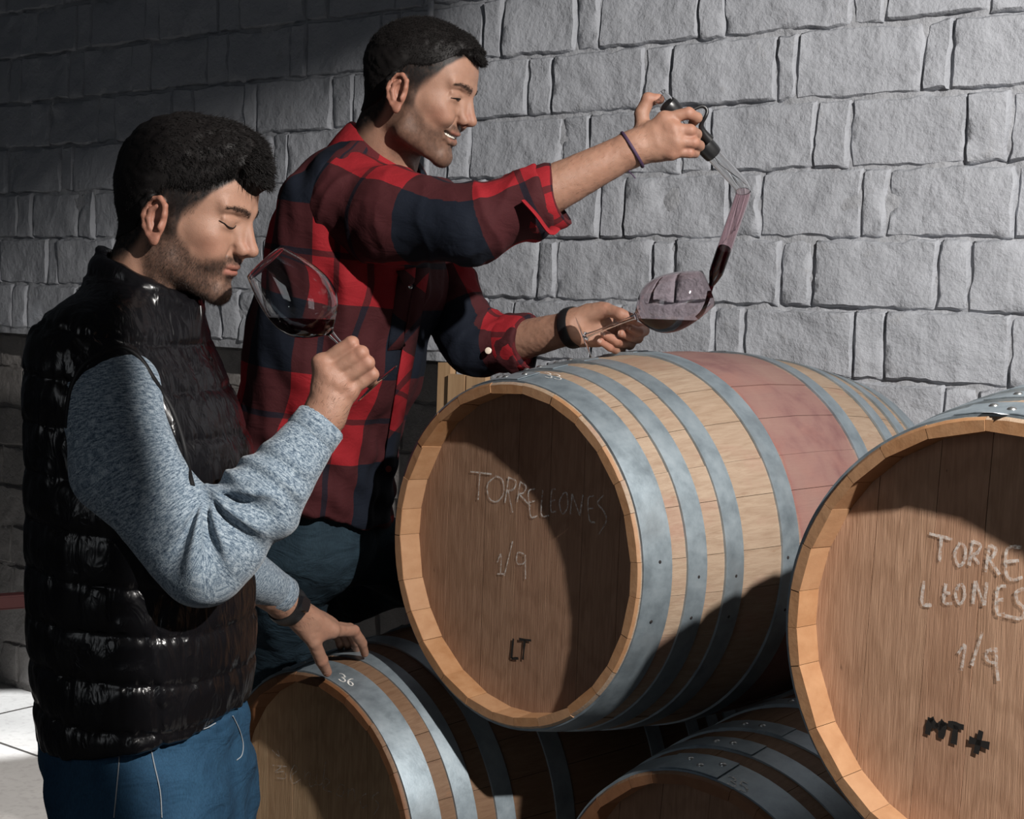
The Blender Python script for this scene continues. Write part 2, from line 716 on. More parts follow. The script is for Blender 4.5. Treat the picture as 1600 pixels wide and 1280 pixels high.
    P = spline([(a - .006, 0.03, 3.0), (a, 0.03, 2.2), (a + .004, 0.03, 1.36)], 6)
    pr = empty('conduit_pipe', mat=WM @ Matrix.Translation((a, 0.02, 1.36)))
    V, F = tube([(p[0] - a, p[1] - .02, p[2] - 1.36) for p in P], 0.0085, 12)
    link('pipe', mesh_py('pipe', V, F, True, 40), M_WALL, pr)
    for zz in (2.30, 1.52):
        V, F = tube([(0, 0.013, zz - 1.36 - .012), (0, 0.013, zz - 1.36 + .012)], 0.0125, 12)
        link('pipe_clip', mesh_py('pipe_clip', V, F, True, 40), M_WALL, pr)
    tag(pr, 'white painted conduit pipe running down the wall behind the plaid shirt', 'pipe')


def build_floor():
    t = NT('pale_concrete')
    v = t.coord()
    c = t.ramp(t.noise(v, 2.5, 6), [(0.3, (0.34, 0.325, 0.31)), (0.7, (0.46, 0.44, 0.42))])
    c = t.mix(t.ramp(t.noise(v, 40, 4), [(0.5, (0, 0, 0)), (0.9, (1, 1, 1))]), c, (0.26, 0.24, 0.23))
    t.set(Base_Color=c, Roughness=0.75, Normal=t.bump(t.noise(v, 60, 4), 0.2, 0.003))
    # slabs with real joints
    V, F = [], []
    fl = link('floor', mesh_py('floor', [(-9, -3, -.06), (6, -3, -.06), (6, 9, -.06), (-9, 9, -.06), (-9, -3, -.02), (6, -3, -.02), (6, 9, -.02), (-9, 9, -.02)],
              [(0, 3, 2, 1), (4, 5, 6, 7), (0, 1, 5, 4), (1, 2, 6, 5), (2, 3, 7, 6), (3, 0, 4, 7)]), t.m)
    tag(fl, kind='structure')
    R = Matrix.Rotation(-WANG, 4, 'Z')
    me = None
    for i in range(-3, 3):
        for j in range(-2, 2):
            s = 1.5; g = .006
            me = mesh_py('slab', [(-s / 2 + g, -s / 2 + g, 0), (s / 2 - g, -s / 2 + g, 0), (s / 2 - g, s / 2 - g, 0), (-s / 2 + g, s / 2 - g, 0),
                                  (-s / 2 + g, -s / 2 + g, -.02), (s / 2 - g, -s / 2 + g, -.02), (s / 2 - g, s / 2 - g, -.02), (-s / 2 + g, s / 2 - g, -.02)],
                         [(0, 1, 2, 3), (4, 7, 6, 5), (0, 4, 5, 1), (1, 5, 6, 2), (2, 6, 7, 3), (3, 7, 4, 0)]) if me is None else me
            o = link('floor_slab', me, t.m, fl)
            o.matrix_local = Matrix.Translation((-0.4, 3.1, 0)) @ R @ Matrix.Translation((i * 1.5, j * 1.5 - .2, 0))
    # a red steel rail behind the men
    red = plain('red_steel', (0.050, 0.0065, 0.0065), 0.5)
    a = np.array(W(-60, 948, 3.25)); b = np.array(W(640, 893, 3.82))
    b[2] = a[2] = (a[2] + b[2]) / 2
    d = (b - a); L = np.linalg.norm(d); ang = math.atan2(d[1], d[0])
    r = empty('steel_rail', mat=Matrix.Translation((a[0], a[1], 0)) @ Matrix.Rotation(ang, 4, 'Z'))
    def bx(name, x0, x1, y0, y1, z0, z1):
        bm = bmesh.new()
        bmesh.ops.create_cube(bm, size=1)
        bmesh.ops.scale(bm, vec=(x1 - x0, y1 - y0, z1 - z0), verts=bm.verts)
        bmesh.ops.translate(bm, vec=((x0 + x1) / 2, (y0 + y1) / 2, (z0 + z1) / 2), verts=bm.verts)
        bmesh.ops.bevel(bm, geom=bm.edges[:], offset=0.004, segments=2, affect='EDGES')
        me = bpy.data.meshes.new(name); bm.to_mesh(me); bm.free()
        return link(name, me, red, r)
    z = a[2]
    bx('rail_bar', 0, L, -.02, .02, z - .016, z + .016)
    bx('post', -.3, -.26, -.02, .02, 0, z + .02)
    bx('rail_bar', -.28, .01, -.02, .02, z - .016, z + .016)
    bx('post', L - .0, L + .04, -.02, .02, 0, z + .02)
    tag(r, 'dark red steel rail running low behind both men', 'rail')


def build_shade_slab():
    # added slab out of view, shades the upper left wall from the lamp
    V = [(x, y, z) for x in (-3.5, 1.0) for y in (-2.5, 1.05) for z in (2.595, 2.90)]
    o = link('shade_slab', mesh_py('shade_slab', V, [(0, 1, 3, 2), (4, 6, 7, 5), (0, 4, 5, 1), (2, 3, 7, 6), (0, 2, 6, 4), (1, 5, 7, 3)]), M_LOWER)
    tag(o, kind='structure')


build_wall()
build_floor()
build_shade_slab()

# ------------------------------------------------------------------ barrels
AZ = math.radians(44.9)
AX = np.array((math.sin(AZ), math.cos(AZ), 0.0))       # from the front head into the stack
TX = np.array((math.cos(AZ), -math.sin(AZ), 0.0))
RH, RB, BL = 0.290, 0.344, 0.95
HEADS = 0.046                                         # how far the head sits inside the rim


def brad(s):
    q = abs(2 * s / BL - 1)
    return RB - (RB - RH) * q ** 1.9


def mat_stave(root, stain, tone=(1, 1, 1)):
    t = NT('oak_staves')
    v = t.coord((26, 1.6, 26))
    g = t.noise(v, 6.0, 7, 0.65, 0.4)
    fine = t.noise(t.coord((160, 5, 160)), 4.0, 3, 0.6)
    rnd = t.n('ShaderNodeObjectInfo').outputs['Random']
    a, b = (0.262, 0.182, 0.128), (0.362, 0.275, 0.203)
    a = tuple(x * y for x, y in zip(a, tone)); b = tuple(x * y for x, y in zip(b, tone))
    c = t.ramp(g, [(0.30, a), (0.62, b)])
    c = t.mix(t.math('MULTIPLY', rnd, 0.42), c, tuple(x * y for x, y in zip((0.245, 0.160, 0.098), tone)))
    dk = t.ramp(t.noise(t.coord((70, 9, 70)), 1.0, 4, 0.7), [(0.63, (0, 0, 0)), (0.75, (1, 1, 1))])
    c = t.mix(t.math('MULTIPLY', dk, 0.55), c, (0.20, 0.10, 0.05))
    if stain:
        # wine spilt round the bung has coloured the belly of this barrel
        v2 = t.n('ShaderNodeTexCoord')
        sep = t.n('ShaderNodeSeparateXYZ'); t.l(v2.outputs['Object'], sep.inputs[0])
        wob = t.noise(t.coord((7, 7, 7)), 1.0, 5, 0.6)
        y = t.math('ADD', sep.outputs[1], t.math('MULTIPLY', t.math('SUBTRACT', wob, 0.5), 0.06))
        m1 = t.ramp(y, [(0.345, (0, 0, 0)), (0.372, (1, 1, 1))])
        m2 = t.ramp(y, [(0.585, (1, 1, 1)), (0.61, (0, 0, 0))])
        m = t.math('MULTIPLY', m1, m2)
        st = t.ramp(t.noise(t.coord((5, 5, 5)), 1.6, 6, 0.6, 0.3), [(0.30, (0.145, 0.060, 0.064)), (0.5, (0.225, 0.120, 0.108)), (0.75, (0.262, 0.158, 0.132))])
        c = t.mix(t.math('MULTIPLY', m, 0.94), c, st)
        edge = t.ramp(t.math('ABSOLUTE', t.math('SUBTRACT', y, 0.366)), [(0.0, (1, 1, 1)), (0.006, (0, 0, 0))])
        c = t.mix(t.math('MULTIPLY', edge, 0.5), c, (0.22, 0.06, 0.06))
        p1 = t.ramp(t.noise(t.coord((9, 5, 9)), 1.3, 4), [(0.55, (0, 0, 0)), (0.7, (1, 1, 1))])
        c = t.mix(t.math('MULTIPLY', p1, 0.35), c, (0.30, 0.145, 0.115))
    b1 = t.bump(fine, 0.25, 0.0015)
    b1 = t.bump(g, 0.25, 0.003, b1)
    t.set(Base_Color=c, Roughness=0.62, Normal=b1)
    t.b.inputs['Specular IOR Level'].default_value = 0.3
    return t.m


def mat_rim(tone):
    t = NT('oak_rim')
    n = t.noise(t.coord((40, 30, 40)), 1.0, 5, .6)
    rnd = t.n('ShaderNodeObjectInfo').outputs['Random']
    c = t.ramp(n, [(0.3, tuple(x * y for x, y in zip((0.27, 0.125, 0.050), tone))), (0.7, tuple(x * y for x, y in zip((0.36, 0.195, 0.095), tone)))])
    c = t.mix(t.math('MULTIPLY', rnd, .4), c, tuple(x * y for x, y in zip((0.40, 0.25, 0.155), tone)))
    t.set(Base_Color=c, Roughness=.6, Normal=t.bump(n, .3, .003))
    return t.m


def mat_head(dark, tint=(1, 1, 1)):
    t = NT('oak_head')
    v = t.coord((30, 1, 2.0))
    g = t.noise(v, 5.0, 7, 0.65, 0.5)
    rnd = t.n('ShaderNodeObjectInfo').outputs['Random']
    c = t.ramp(g, [(0.28, (0.245 * dark, 0.140 * dark, 0.088 * dark)), (0.66, (0.375 * dark, 0.232 * dark, 0.152 * dark))])
    c = t.mix(t.math('MULTIPLY', rnd, 0.4), c, (0.26 * dark, 0.135 * dark, 0.085 * dark))
    wv = t.n('ShaderNodeTexWave', wave_type='RINGS', i_Scale=7.0, i_Distortion=9.0, i_Detail=3.0)
    wv.inputs['Detail Scale'].default_value = 1.2
    t.l(t.coord((3.0, 1, 0.7)), wv.inputs['Vector'])
    c = t.mix(t.math('MULTIPLY', t.ramp(wv.outputs['Fac'], [(0.5, (0, 0, 0)), (0.95, (1, 1, 1))]), 0.22), c, (0.17 * dark, 0.09 * dark, 0.05 * dark))
    sp = t.ramp(t.noise(t.coord((90, 1, 40)), 1.0, 2), [(0.74, (0, 0, 0)), (0.80, (1, 1, 1))])
    c = t.mix(t.math('MULTIPLY', sp, 0.8), c, (0.05, 0.03, 0.02))
    b1 = t.bump(t.noise(t.coord((200, 1, 9)), 3.0, 3), 0.35, 0.0015)
    if tint != (1, 1, 1):
        c = t.mix(1.0, c, tint, 'MULTIPLY')
    t.set(Base_Color=c, Roughness=0.6, Normal=t.bump(g, 0.3, 0.002, b1))
    t.b.inputs['Specular IOR Level'].default_value = 0.25
    return t.m


def mat_hoop():
    t = NT('galvanised_hoop')
    v = t.coord()
    n = t.noise(v, 22, 6, 0.65)
    c = t.ramp(n, [(0.25, (0.215, 0.262, 0.295)), (0.55, (0.335, 0.395, 0.435)), (0.8, (0.41, 0.465, 0.50))])
    c = t.mix(t.ramp(t.noise(v, 7, 5), [(0.55, (0, 0, 0)), (0.75, (1, 1, 1))]), c, (0.25, 0.28, 0.30))
    t.set(Base_Color=c, Metallic=0.72, Roughness=t.ramp(n, [(0.2, (0.42,) * 3), (0.8, (0.6,) * 3)]), Normal=t.bump(t.noise(v, 90, 4), 0.14, 0.002))
    return t.m


M_HOOP = mat_hoop()
M_RIVET = plain('rivet_steel', (0.42, 0.43, 0.43), 0.35, 0.9)
M_NAIL = plain('nail_iron', (0.05, 0.045, 0.045), 0.55, 0.6)
M_BURN = plain('burnt_brand', (0.008, 0.007, 0.006), 0.8)


def mat_chalk(amount):
    t = NT('chalk')
    v = t.coord()
    n = t.noise(v, 210, 4, 0.7)
    al = t.ramp(n, [(0.50 - 0.22 * amount, (0, 0, 0)), (0.72 - 0.1 * amount, (amount, amount, amount))])
    t.set(Base_Color=(0.78, 0.76, 0.72), Roughness=0.95, Alpha=al)
    return t.m


M_CHALK = mat_chalk(0.75)
M_CHALK_FAINT = mat_chalk(0.62)
M_CHALK_WHITE = mat_chalk(1.0)


def strokes_mesh(name, strokes, width, place, smooth_n=5):
    """flat ribbons along strokes; place maps a picture point to (point, normal)"""
    V, F = [], []
    for st in strokes:
        P = spline([np.array(p, float) for p in st], smooth_n) if len(st) > 2 else [np.array(st[0], float) + (np.array(st[1], float) - np.array(st[0], float)) * k / 4 for k in range(5)]
        Q = [place(*p) for p in P]
        n = len(Q)
        b = len(V)
        for i in range(n):
            p, nn = Q[i]
            d = Q[min(i + 1, n - 1)][0] - Q[max(i - 1, 0)][0]
            d = d / (np.linalg.norm(d) + 1e-9)
            s = np.cross(nn, d); s /= np.linalg.norm(s) + 1e-9
            w = width * (0.75 + 0.5 * rng.random()) * 0.5
            V += [p + s * w, p - s * w]
        for i in range(n - 1):
            F.append((b + 2 * i, b + 2 * i + 2, b + 2 * i + 3, b + 2 * i + 1))
    return V, F


def barrel(front, label, tone, head_dark, stain, nst, plank_rot, seed, seam_deg, tint=(1, 1, 1)):
    R = Matrix(((TX[0], AX[0], 0, front[0]), (TX[1], AX[1], 0, front[1]), (0, 0, 1, front[2]), (0, 0, 0, 1)))   # local x across, y along, z up
    root = empty('barrel', mat=R)
    tag(root, label, 'barrel')
    rs = np.random.default_rng(seed)
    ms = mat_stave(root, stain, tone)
    mh = mat_head(head_dark, tint)
    mr = mat_rim(tone)
    # staves
    w = rs.uniform(.75, 1.3, nst); th = np.concatenate([[0], np.cumsum(w / w.sum())]) * 2 * math.pi + rs.uniform(0, 6)
    S = [0.0, 0.004, HEADS - .002, HEADS + .006, .09, .16, .25, .36, .475, .59, .70, .79, .86, BL - HEADS - .006, BL - HEADS + .002, BL - .004, BL]
    for i in range(nst):
        t0, t1 = th[i] + .0012, th[i + 1] - .0012
        dr = rs.normal() * .0005
        V, F = [], []
        e0, e1 = rs.uniform(-.0006, .0006, 2)
        nseg = 3
        for k, s in enumerate(S):
            e = min(s, BL - s)
            ro = brad(s) + dr - (0.003 if e < .002 else 0)
            th_ = 0.0135 + (0.027 - 0.0135) * min(1, e / HEADS) if e < HEADS + .001 else 0.027
            ri = ro - th_
            if abs(e - (HEADS + .006)) < 1e-4: ri -= 0.0
            ss = s + (e0 if s < .5 else e1) * (e < .01)
            for q in range(nseg + 1):
                a = t0 + (t1 - t0) * q / nseg
                V.append((ro * math.cos(a), ss, ro * math.sin(a)))
            for a in (t1, t0):
                V.append((ri * math.cos(a), ss, ri * math.sin(a)))
        m = nseg + 3
        for k in range(len(S) - 1):
            for q in range(m):
                F.append((k * m + q, k * m + (q + 1) % m, (k + 1) * m + (q + 1) % m, (k + 1) * m + q))
        F.append(tuple(range(m))[::-1]); F.append(tuple((len(S) - 1) * m + q for q in range(m)))
        F = [f[::-1] for f in F]
        me = mesh_py('stave', V, F, True, 35)
        me.materials.append(ms); me.materials.append(mr)
        for p in me.polygons:
            c_ = p.center
            if min(c_.y, BL - c_.y) < HEADS + .004 and (math.hypot(c_.x, c_.z) < brad(c_.y) - .008 or min(c_.y, BL - c_.y) < .002):
                p.material_index = 1
        link('stave', me, None, root)
    # head planks, front and back
    for side in (0, 1):
        rin = brad(HEADS) - 0.0255
        npl = 7
        ws = rs.uniform(.8, 1.25, npl); xs = -rin + 2 * rin * np.concatenate([[0], np.cumsum(ws / ws.sum())])
        c, s_ = math.cos(plank_rot), math.sin(plank_rot)
        for i in range(npl):
            x0, x1 = xs[i] + .0004, xs[i + 1] - .0004
            out = []
            for k in range(13):
                x = x0 + (x1 - x0) * k / 12
                out.append((x, math.sqrt(max(rin * rin - x * x, 0))))
            for k in range(12, -1, -1):
                x = x0 + (x1 - x0) * k / 12
                out.append((x, -math.sqrt(max(rin * rin - x * x, 0))))
            yy = HEADS + rs.uniform(-.0004, .0004)
            y0, y1 = (yy, yy + .022) if not side else (BL - yy - .022, BL - yy)
            V = [(x * c - z * s_, y0, x * s_ + z * c) for x, z in out] + [(x * c - z * s_, y1, x * s_ + z * c) for x, z in out]
            n = len(out)
            F = [tuple(range(n)), tuple(range(2 * n - 1, n - 1, -1))] + [(k, k + n, (k + 1) % n + n, (k + 1) % n) for k in range(n)]
            link('head_board', mesh_py('head_board', V, F), mh, root)
    # hoops with their rivets and nails
    hs = [(.006, .062), (.094, .134), (.176, .216), (.312, .356)]
    hoops = hs + [(BL - b, BL - a) for a, b in hs[::-1]]
    SG = 96
    riv_me = None
    for hi, (s0, s1) in enumerate(hoops):
        V, F = [], []
        ns = 3
        for k in range(SG):
            a = 2 * math.pi * k / SG
            lift = 0.0018 + 0.0006 * math.sin(a * 3 + hi)
            ring = []
            for q in range(ns + 1):
                s = s0 + (s1 - s0) * q / ns
                ring.append((brad(s) + lift + 0.0012, s))
            for q in range(ns, -1, -1):
                s = s0 + (s1 - s0) * q / ns
                ring.append((brad(s) - 0.001, s))
            for r, s in ring:
                V.append((r * math.cos(a), s, r * math.sin(a)))
        m = 2 * (ns + 1)
        for k in range(SG):
            l = (k + 1) % SG
            for q in range(m):
                F.append((k * m + q, l * m + q, l * m + (q + 1) % m, k * m + (q + 1) % m))
        ho = link('hoop', mesh_py('hoop', V, F, True, 35), M_HOOP, root)
        if riv_me is None:
            v, f = lathe([(0.0062, 0), (0.0060, .0018), (.0045, .0036), (.0022, .0046), (0, .0049)], 14)
            riv_me = mesh_py('rivet', v, f, True, 60); riv_me.materials.append(M_RIVET)
            v, f = lathe([(0.0030, 0), (0.0026, .0012), (0, .0015)], 10)
            nail_me = mesh_py('nail', v, f, True, 60); nail_me.materials.append(M_NAIL)
        def stud(me, name, a, s):
            r = brad(s) + 0.0026
            nrm = Vector((math.cos(a), 0, math.sin(a)))
            o = link(name, me, None, ho)
            o.matrix_local = Matrix.Translation(Vector((r * nrm.x, s, r * nrm.z))) @ nrm.to_track_quat('Z', 'Y').to_matrix().to_4x4()
        sm = math.radians(seam_deg) + hi * 0.01
        mid = (s0 + s1) / 2
        stud(riv_me, 'rivet', sm, mid + .008 * (1 if s1 - s0 > .05 else 0))
        stud(riv_me, 'rivet', sm - 0.105, mid - .008 * (1 if s1 - s0 > .05 else 0))
        if s1 - s0 > .05:
            stud(riv_me, 'rivet', sm - 0.2, mid + .010)
        for a in (math.radians(2), math.radians(-12 - 6 * hi % 9), math.radians(175)):
            stud(nail_me, 'nail', a + rs.normal() * .04, mid + rs.normal() * .006)
        # the overlapping end of the hoop
        v, f = [], []
        for k in range(5):
            a = sm - 0.26 + k * 0.095
            for s in (s0 + .001, s1 - .001):
                for dd in (0.0035, 0.0048):
                    r = brad(s) + dd
                    v.append((r * math.cos(a), s, r * math.sin(a)))
        for k in range(4):
            b0, b1 = k * 4, k * 4 + 4
            f += [(b0 + 1, b1 + 1, b1 + 3, b0 + 3), (b0, b0 + 2, b1 + 2, b1), (b0, b1, b1 + 1, b0 + 1), (b0 + 2, b0 + 3, b1 + 3, b1 + 2)]
        f += [(0, 1, 3, 2), (16, 18, 19, 17)]
        link('hoop_lap', mesh_py('hoop_lap', v, f, True, 35), M_HOOP, ho)
    # bung in the top of the belly
    v, f = lathe([(0.0, 0.004), (.020, .004), (.026, .0), (.026, -.01)], 20)
    o = link('bung', mesh_py('bung', v, f, True, 40), plain('bung_silicone', (0.55, 0.50, 0.44), 0.5), root)
    o.matrix_local = Matrix.Rotation(math.radians(-62), 4, 'Y') @ Matrix.Translation((0, BL / 2, RB + .001))
    Ri = np.array(R.inverted())

    def on_head(px, py, off=0.0006):
        """local point where the line of sight meets the front head"""
        d = Ri[:3, :3] @ ray(px, py)
        o_ = Ri[:3, :3] @ np.array((0, 0, CAMH)) + Ri[:3, 3]
        lam = (HEADS - 0.001 - off - o_[1]) / d[1]
        return o_ + d * lam, np.array((0, -1.0, 0))

    def on_side(px, py, off=0.0034):
        d = Ri[:3, :3] @ ray(px, py); d = d / np.linalg.norm(d)
        o_ = Ri[:3, :3] @ np.array((0, 0, CAMH)) + Ri[:3, 3]
        lam = 1.2
        for _ in range(400):
            p = o_ + d * lam
            s = min(max(p[1], 0), BL)
            e = math.hypot(p[0], p[2]) - brad(s) - off
            e = max(e, -p[1])
            if e < 1e-5: break
            lam += max(e * 0.6, 1e-5)
        return p, np.array((p[0], 0, p[2])) / math.hypot(p[0], p[2])
    root_on = (on_head, on_side)
    return root, on_head, on_side


def write(root, name, strokes, width, place, mat, label):
    V, F = strokes_mesh(name, strokes, width, place)
    o = link(name, mesh_py(name, V, F), mat, root)
    o['label'] = label
    return o


def glyphs(text, o, r, d, adv=1.2):
    """hand-written figures: o corner of the first one, r and d its width and height vectors in the picture"""
    G = {
        '3': [[(.05, .12), (.35, .0), (.75, .08), (.80, .28), (.35, .46)], [(.35, .46), (.85, .58), (.85, .85), (.50, 1.0), (.0, .90)]],
        '5': [[(.90, .0), (.30, .02), (.20, .42), (.60, .42), (.88, .66), (.70, .95), (.10, .98)]],
        '6': [[(.80, .0), (.40, .22), (.12, .60), (.25, .95), (.65, .97), (.82, .72), (.55, .52), (.18, .66)]],
    }
    o, r, d = (np.array(q, float) for q in (o, r, d))
    out = []
    for i, ch in enumerate(text):
        for st in G[ch]:
            out.append([tuple(o + r * (i * adv + q[0]) + d * q[1]) for q in st])
    return out


ZL, ZU = 0.500, 1.068
B_LT, hd, sd = barrel((-0.001, 2.448, ZU - .004), 'oak barrel lettered LT with a pink wine stain round its belly', (1, 1, 1), 0.90, True, 27, 0.0, 3, 104)
LT_STR = [[(735, 737), (768, 741)], [(750, 739), (747, 781)],                                      # T
          [(775, 744), (762, 757), (764, 778), (776, 784), (787, 771), (785, 750), (775, 744)],     # O
          [(795, 745), (789, 786)], [(795, 746), (806, 752), (803, 764), (792, 767)], [(794, 767), (801, 801)],
          [(813, 752), (808, 785)], [(813, 753), (822, 760), (818, 770), (810, 772)], [(811, 772), (829, 791)],
          [(836, 764), (826, 768), (827, 790), (830, 808), (840, 806)], [(827, 785), (836, 783)],
          [(848, 766), (846, 804), (858, 806)],
          [(868, 764), (862, 768), (861, 798), (869, 799)], [(862, 783), (868, 781)],
          [(881, 770), (874, 785), (879, 803), (887, 792), (886, 772), (881, 770)],
          [(891, 804), (894, 772)], [(894, 772), (906, 806)], [(906, 806), (911, 773)],
          [(928, 775), (919, 780), (921, 812), (930, 817)], [(920, 795), (927, 794)],
          [(943, 774), (934, 786), (944, 800), (947, 815), (935, 836)]]
write(B_LT, 'chalk_lettering', LT_STR, .0028, hd, M_CHALK, 'chalk handwriting TORRELEONES')
write(B_LT, 'chalk_lettering', [[(777, 879), (783, 866), (782, 897)], [(777, 897), (788, 897)], [(801, 846), (788, 900)], [(819, 866), (809, 864), (808, 880), (819, 880), (821, 867)], [(821, 867), (821, 905)]], .0028, hd, M_CHALK, 'chalk figure 1/9')
write(B_LT, 'brand_lettering', [[(802, 998), (799, 1029)], [(799, 1029), (810, 1029)], [(811, 999), (830, 1001)], [(820, 1000), (817, 1031)]], .0045, hd, M_BURN, 'burnt letters LT')
write(B_LT, 'chalk_lettering', glyphs('33', (850, 581), (12, 2.2), (2.0, 8.5)), .0026, sd, M_CHALK_WHITE, 'chalk number 33')

B_MT, hd, sd = barrel((0.584, 1.753, ZU + .010), 'oak barrel lettered MT+ cut by the right edge of the picture', (1, .98, .95), 1.35, False, 26, math.radians(-2), 5, 96)
write(B_MT, 'chalk_lettering', [[(1452, 834), (1488, 843)], [(1471, 839), (1468, 878)],
      [(1500, 848), (1492, 866), (1498, 884), (1507, 876), (1508, 856), (1500, 848)],
      [(1520, 845), (1514, 884)], [(1520, 846), (1532, 852), (1527, 864), (1517, 867)], [(1519, 866), (1530, 882)],
      [(1546, 852), (1540, 894)], [(1546, 852), (1556, 858), (1551, 870), (1543, 873)], [(1545, 873), (1562, 898)],
      [(1597, 855), (1574, 858), (1572, 895), (1582, 906), (1598, 902)], [(1573, 878), (1592, 876)]], .0042, hd, M_CHALK, 'chalk handwriting TORRE')
write(B_MT, 'chalk_lettering', [[(1444, 908), (1441, 942), (1456, 946)], [(1478, 912), (1475, 941), (1488, 943)], [(1477, 927), (1485, 927)],
      [(1498, 914), (1493, 930), (1500, 944), (1507, 932), (1505, 916), (1498, 914)], [(1520, 944), (1524, 908)], [(1524, 908), (1538, 946)], [(1538, 946), (1542, 910)],
      [(1572, 916), (1559, 920), (1558, 957), (1570, 960)], [(1558, 938), (1568, 937)], [(1600, 920), (1588, 926), (1590, 940), (1600, 950), (1596, 966), (1568, 962)]], .0042, hd, M_CHALK, 'chalk handwriting LEONES')
write(B_MT, 'chalk_lettering', [[(1497, 1022), (1508, 1008), (1502, 1048)], [(1535, 988), (1518, 1040)], [(1553, 1015), (1542, 1018), (1543, 1032), (1556, 1034), (1556, 1012)], [(1556, 1034), (1560, 1064)]], .0042, hd, M_CHALK, 'chalk figure 1/9')
write(B_MT, 'brand_lettering', [[(1449, 1148), (1454, 1122)], [(1454, 1122), (1463, 1138)], [(1463, 1138), (1475, 1128)], [(1475, 1128), (1470, 1154)], [(1481, 1131), (1506, 1137)], [(1494, 1134), (1490, 1163)], [(1533, 1142), (1525, 1178)], [(1514, 1156), (1546, 1166)]], .0085, hd, M_BURN, 'burnt letters MT+')
write(B_MT, 'label_sticker', [[(1540, 644), (1560, 645), (1573, 648)]], .014, sd, plain('sticker_white', (0.75, 0.76, 0.80), 0.5), 'small white paper sticker')

B_36, hd, sd = barrel((-0.349, 2.666, ZL), 'shade-darkened oak barrel numbered 36 below the hand with the watch', (.50, .40, .33), 1.9, False, 26, math.radians(3), 9, 118, (0.88, 1.0, 0.92))  # stave tone darkened to carry shade from the barrel above
write(B_36, 'chalk_lettering', [[(425, 1172), (436, 1182), (434, 1172)], [(426, 1196), (448, 1198)], [(440, 1198), (430, 1207), (444, 1206), (446, 1216), (432, 1216)],
      [(456, 1211), (465, 1203), (460, 1196), (454, 1210), (458, 1224), (470, 1218)], [(476, 1204), (477, 1222)], [(477, 1212), (484, 1207), (484, 1228), (494, 1226)], [(496, 1208), (494, 1224), (503, 1224), (509, 1190)],
      [(505, 1232), (515, 1222), (508, 1217), (505, 1232), (518, 1238)], [(532, 1225), (526, 1240), (534, 1244), (538, 1230), (532, 1225)], [(544, 1232), (544, 1246)], [(544, 1238), (552, 1233), (555, 1252)],
      [(572, 1240), (563, 1248), (566, 1262), (574, 1258)], [(592, 1238), (582, 1246), (592, 1258), (584, 1274)]], .0022, hd, M_CHALK_FAINT, 'faint chalk handwriting')
write(B_36, 'chalk_lettering', glyphs('36', (530, 1051), (11, 5.0), (-1.0, 11.5)), .0030, sd, M_CHALK_WHITE, 'chalk number 36')

B_35, hd, sd = barrel((0.301, 2.159, ZL - .003), 'shade-darkened oak barrel numbered 35 wedged low between the other barrels', (.50, .40, .33), 0.62, False, 26, math.radians(-4), 13, 100)  # shade of the upper barrels put into the stave tone
write(B_35, 'chalk_lettering', glyphs('35', (1137, 1211), (15, 6.5), (-1.0, 14)), .0028, sd, M_CHALK_WHITE, 'chalk number 35')


def rack(front, label):
    """the steel cradle the lower barrels lie on"""
    R = Matrix(((TX[0], AX[0], 0, front[0]), (TX[1], AX[1], 0, front[1]), (0, 0, 1, 0), (0, 0, 0, 1)))
    r = empty('barrel_cradle', mat=R)
    m = plain('cradle_steel', (0.06, 0.012, 0.012), 0.5)
    zr = ZL - .004
    for y in (.26, .69):
        rr = brad(y) + .004
        V, F = [], []
        N = 16
        for k in range(N + 1):
            a = math.radians(-140 + 100 * k / N)
            x = rr * math.cos(a); z = zr + rr * math.sin(a)
            for yy in (y - .025, y + .025):
                V += [(x, yy, z), (x, yy, 0.06)]
        for k in range(N):
            b, c = 4 * k, 4 * k + 4
            F += [(b, b + 2, c + 2, c), (b + 1, c + 1, c + 3, b + 3), (b, c, c + 1, b + 1), (b + 2, b + 3, c + 3, c + 2)]
        F += [(0, 1, 3, 2), (4 * N, 4 * N + 2, 4 * N + 3, 4 * N + 1)]
        link('saddle', mesh_py('saddle', V, F, True, 30), m, r)
    for x in (-.2, .2):
        V = [(x + dx, y, z) for dx in (-.03, .03) for y in (.1, .85) for z in (0, .062)]
        link('runner', mesh_py('runner', V, [(0, 1, 3, 2), (4, 6, 7, 5), (0, 4, 5, 1), (2, 3, 7, 6), (0, 2, 6, 4), (1, 5, 7, 3)]), m, r)
    tag(r, label, 'cradle')


rack((-0.349, 2.666), 'red steel cradle on the floor under the leftmost lower barrel')
rack((0.301, 2.159), 'red steel cradle in the middle of the three on the floor')
# MT+ has a neighbour below it, out of the picture to the right
B_N, hd, sd = barrel((0.301 + 0.86 * TX[0], 2.159 + 0.86 * TX[1], ZL - .003), 'shade-darkened oak barrel carrying the MT+ barrel from below at far right', (.50, .40, .33), 0.62, False, 24, 0, 17, 100)  # same shade-darkened staves as its lower neighbours
rack((0.301 + 0.86 * TX[0], 2.159 + 0.86 * TX[1]), 'rightmost red steel cradle under the outermost lower barrel')

# ------------------------------------------------------------------ glassware
def mat_glass():
    t = NT('clear_glass')
    t.set(Base_Color=(0.97, 0.97, 0.97), Roughness=0.0, IOR=1.45)
    t.b.inputs['Transmission Weight'].default_value = 1.0
    return t.m


def mat_wine(dens=1.0):
    t = NT('red_wine')
    t.set(Base_Color=(0.010, 0.0006, 0.0015), Roughness=0.05, IOR=1.25)
    return t.m


M_GLASS = mat_glass()
M_WINE = mat_wine()
_tp = NT('wine_filmed_glass')
_tp.set(Base_Color=(0.93, 0.76, 0.79), Roughness=0.02, IOR=1.4)
_tp.b.inputs['Transmission Weight'].default_value = 1.0
M_PINK = _tp.m

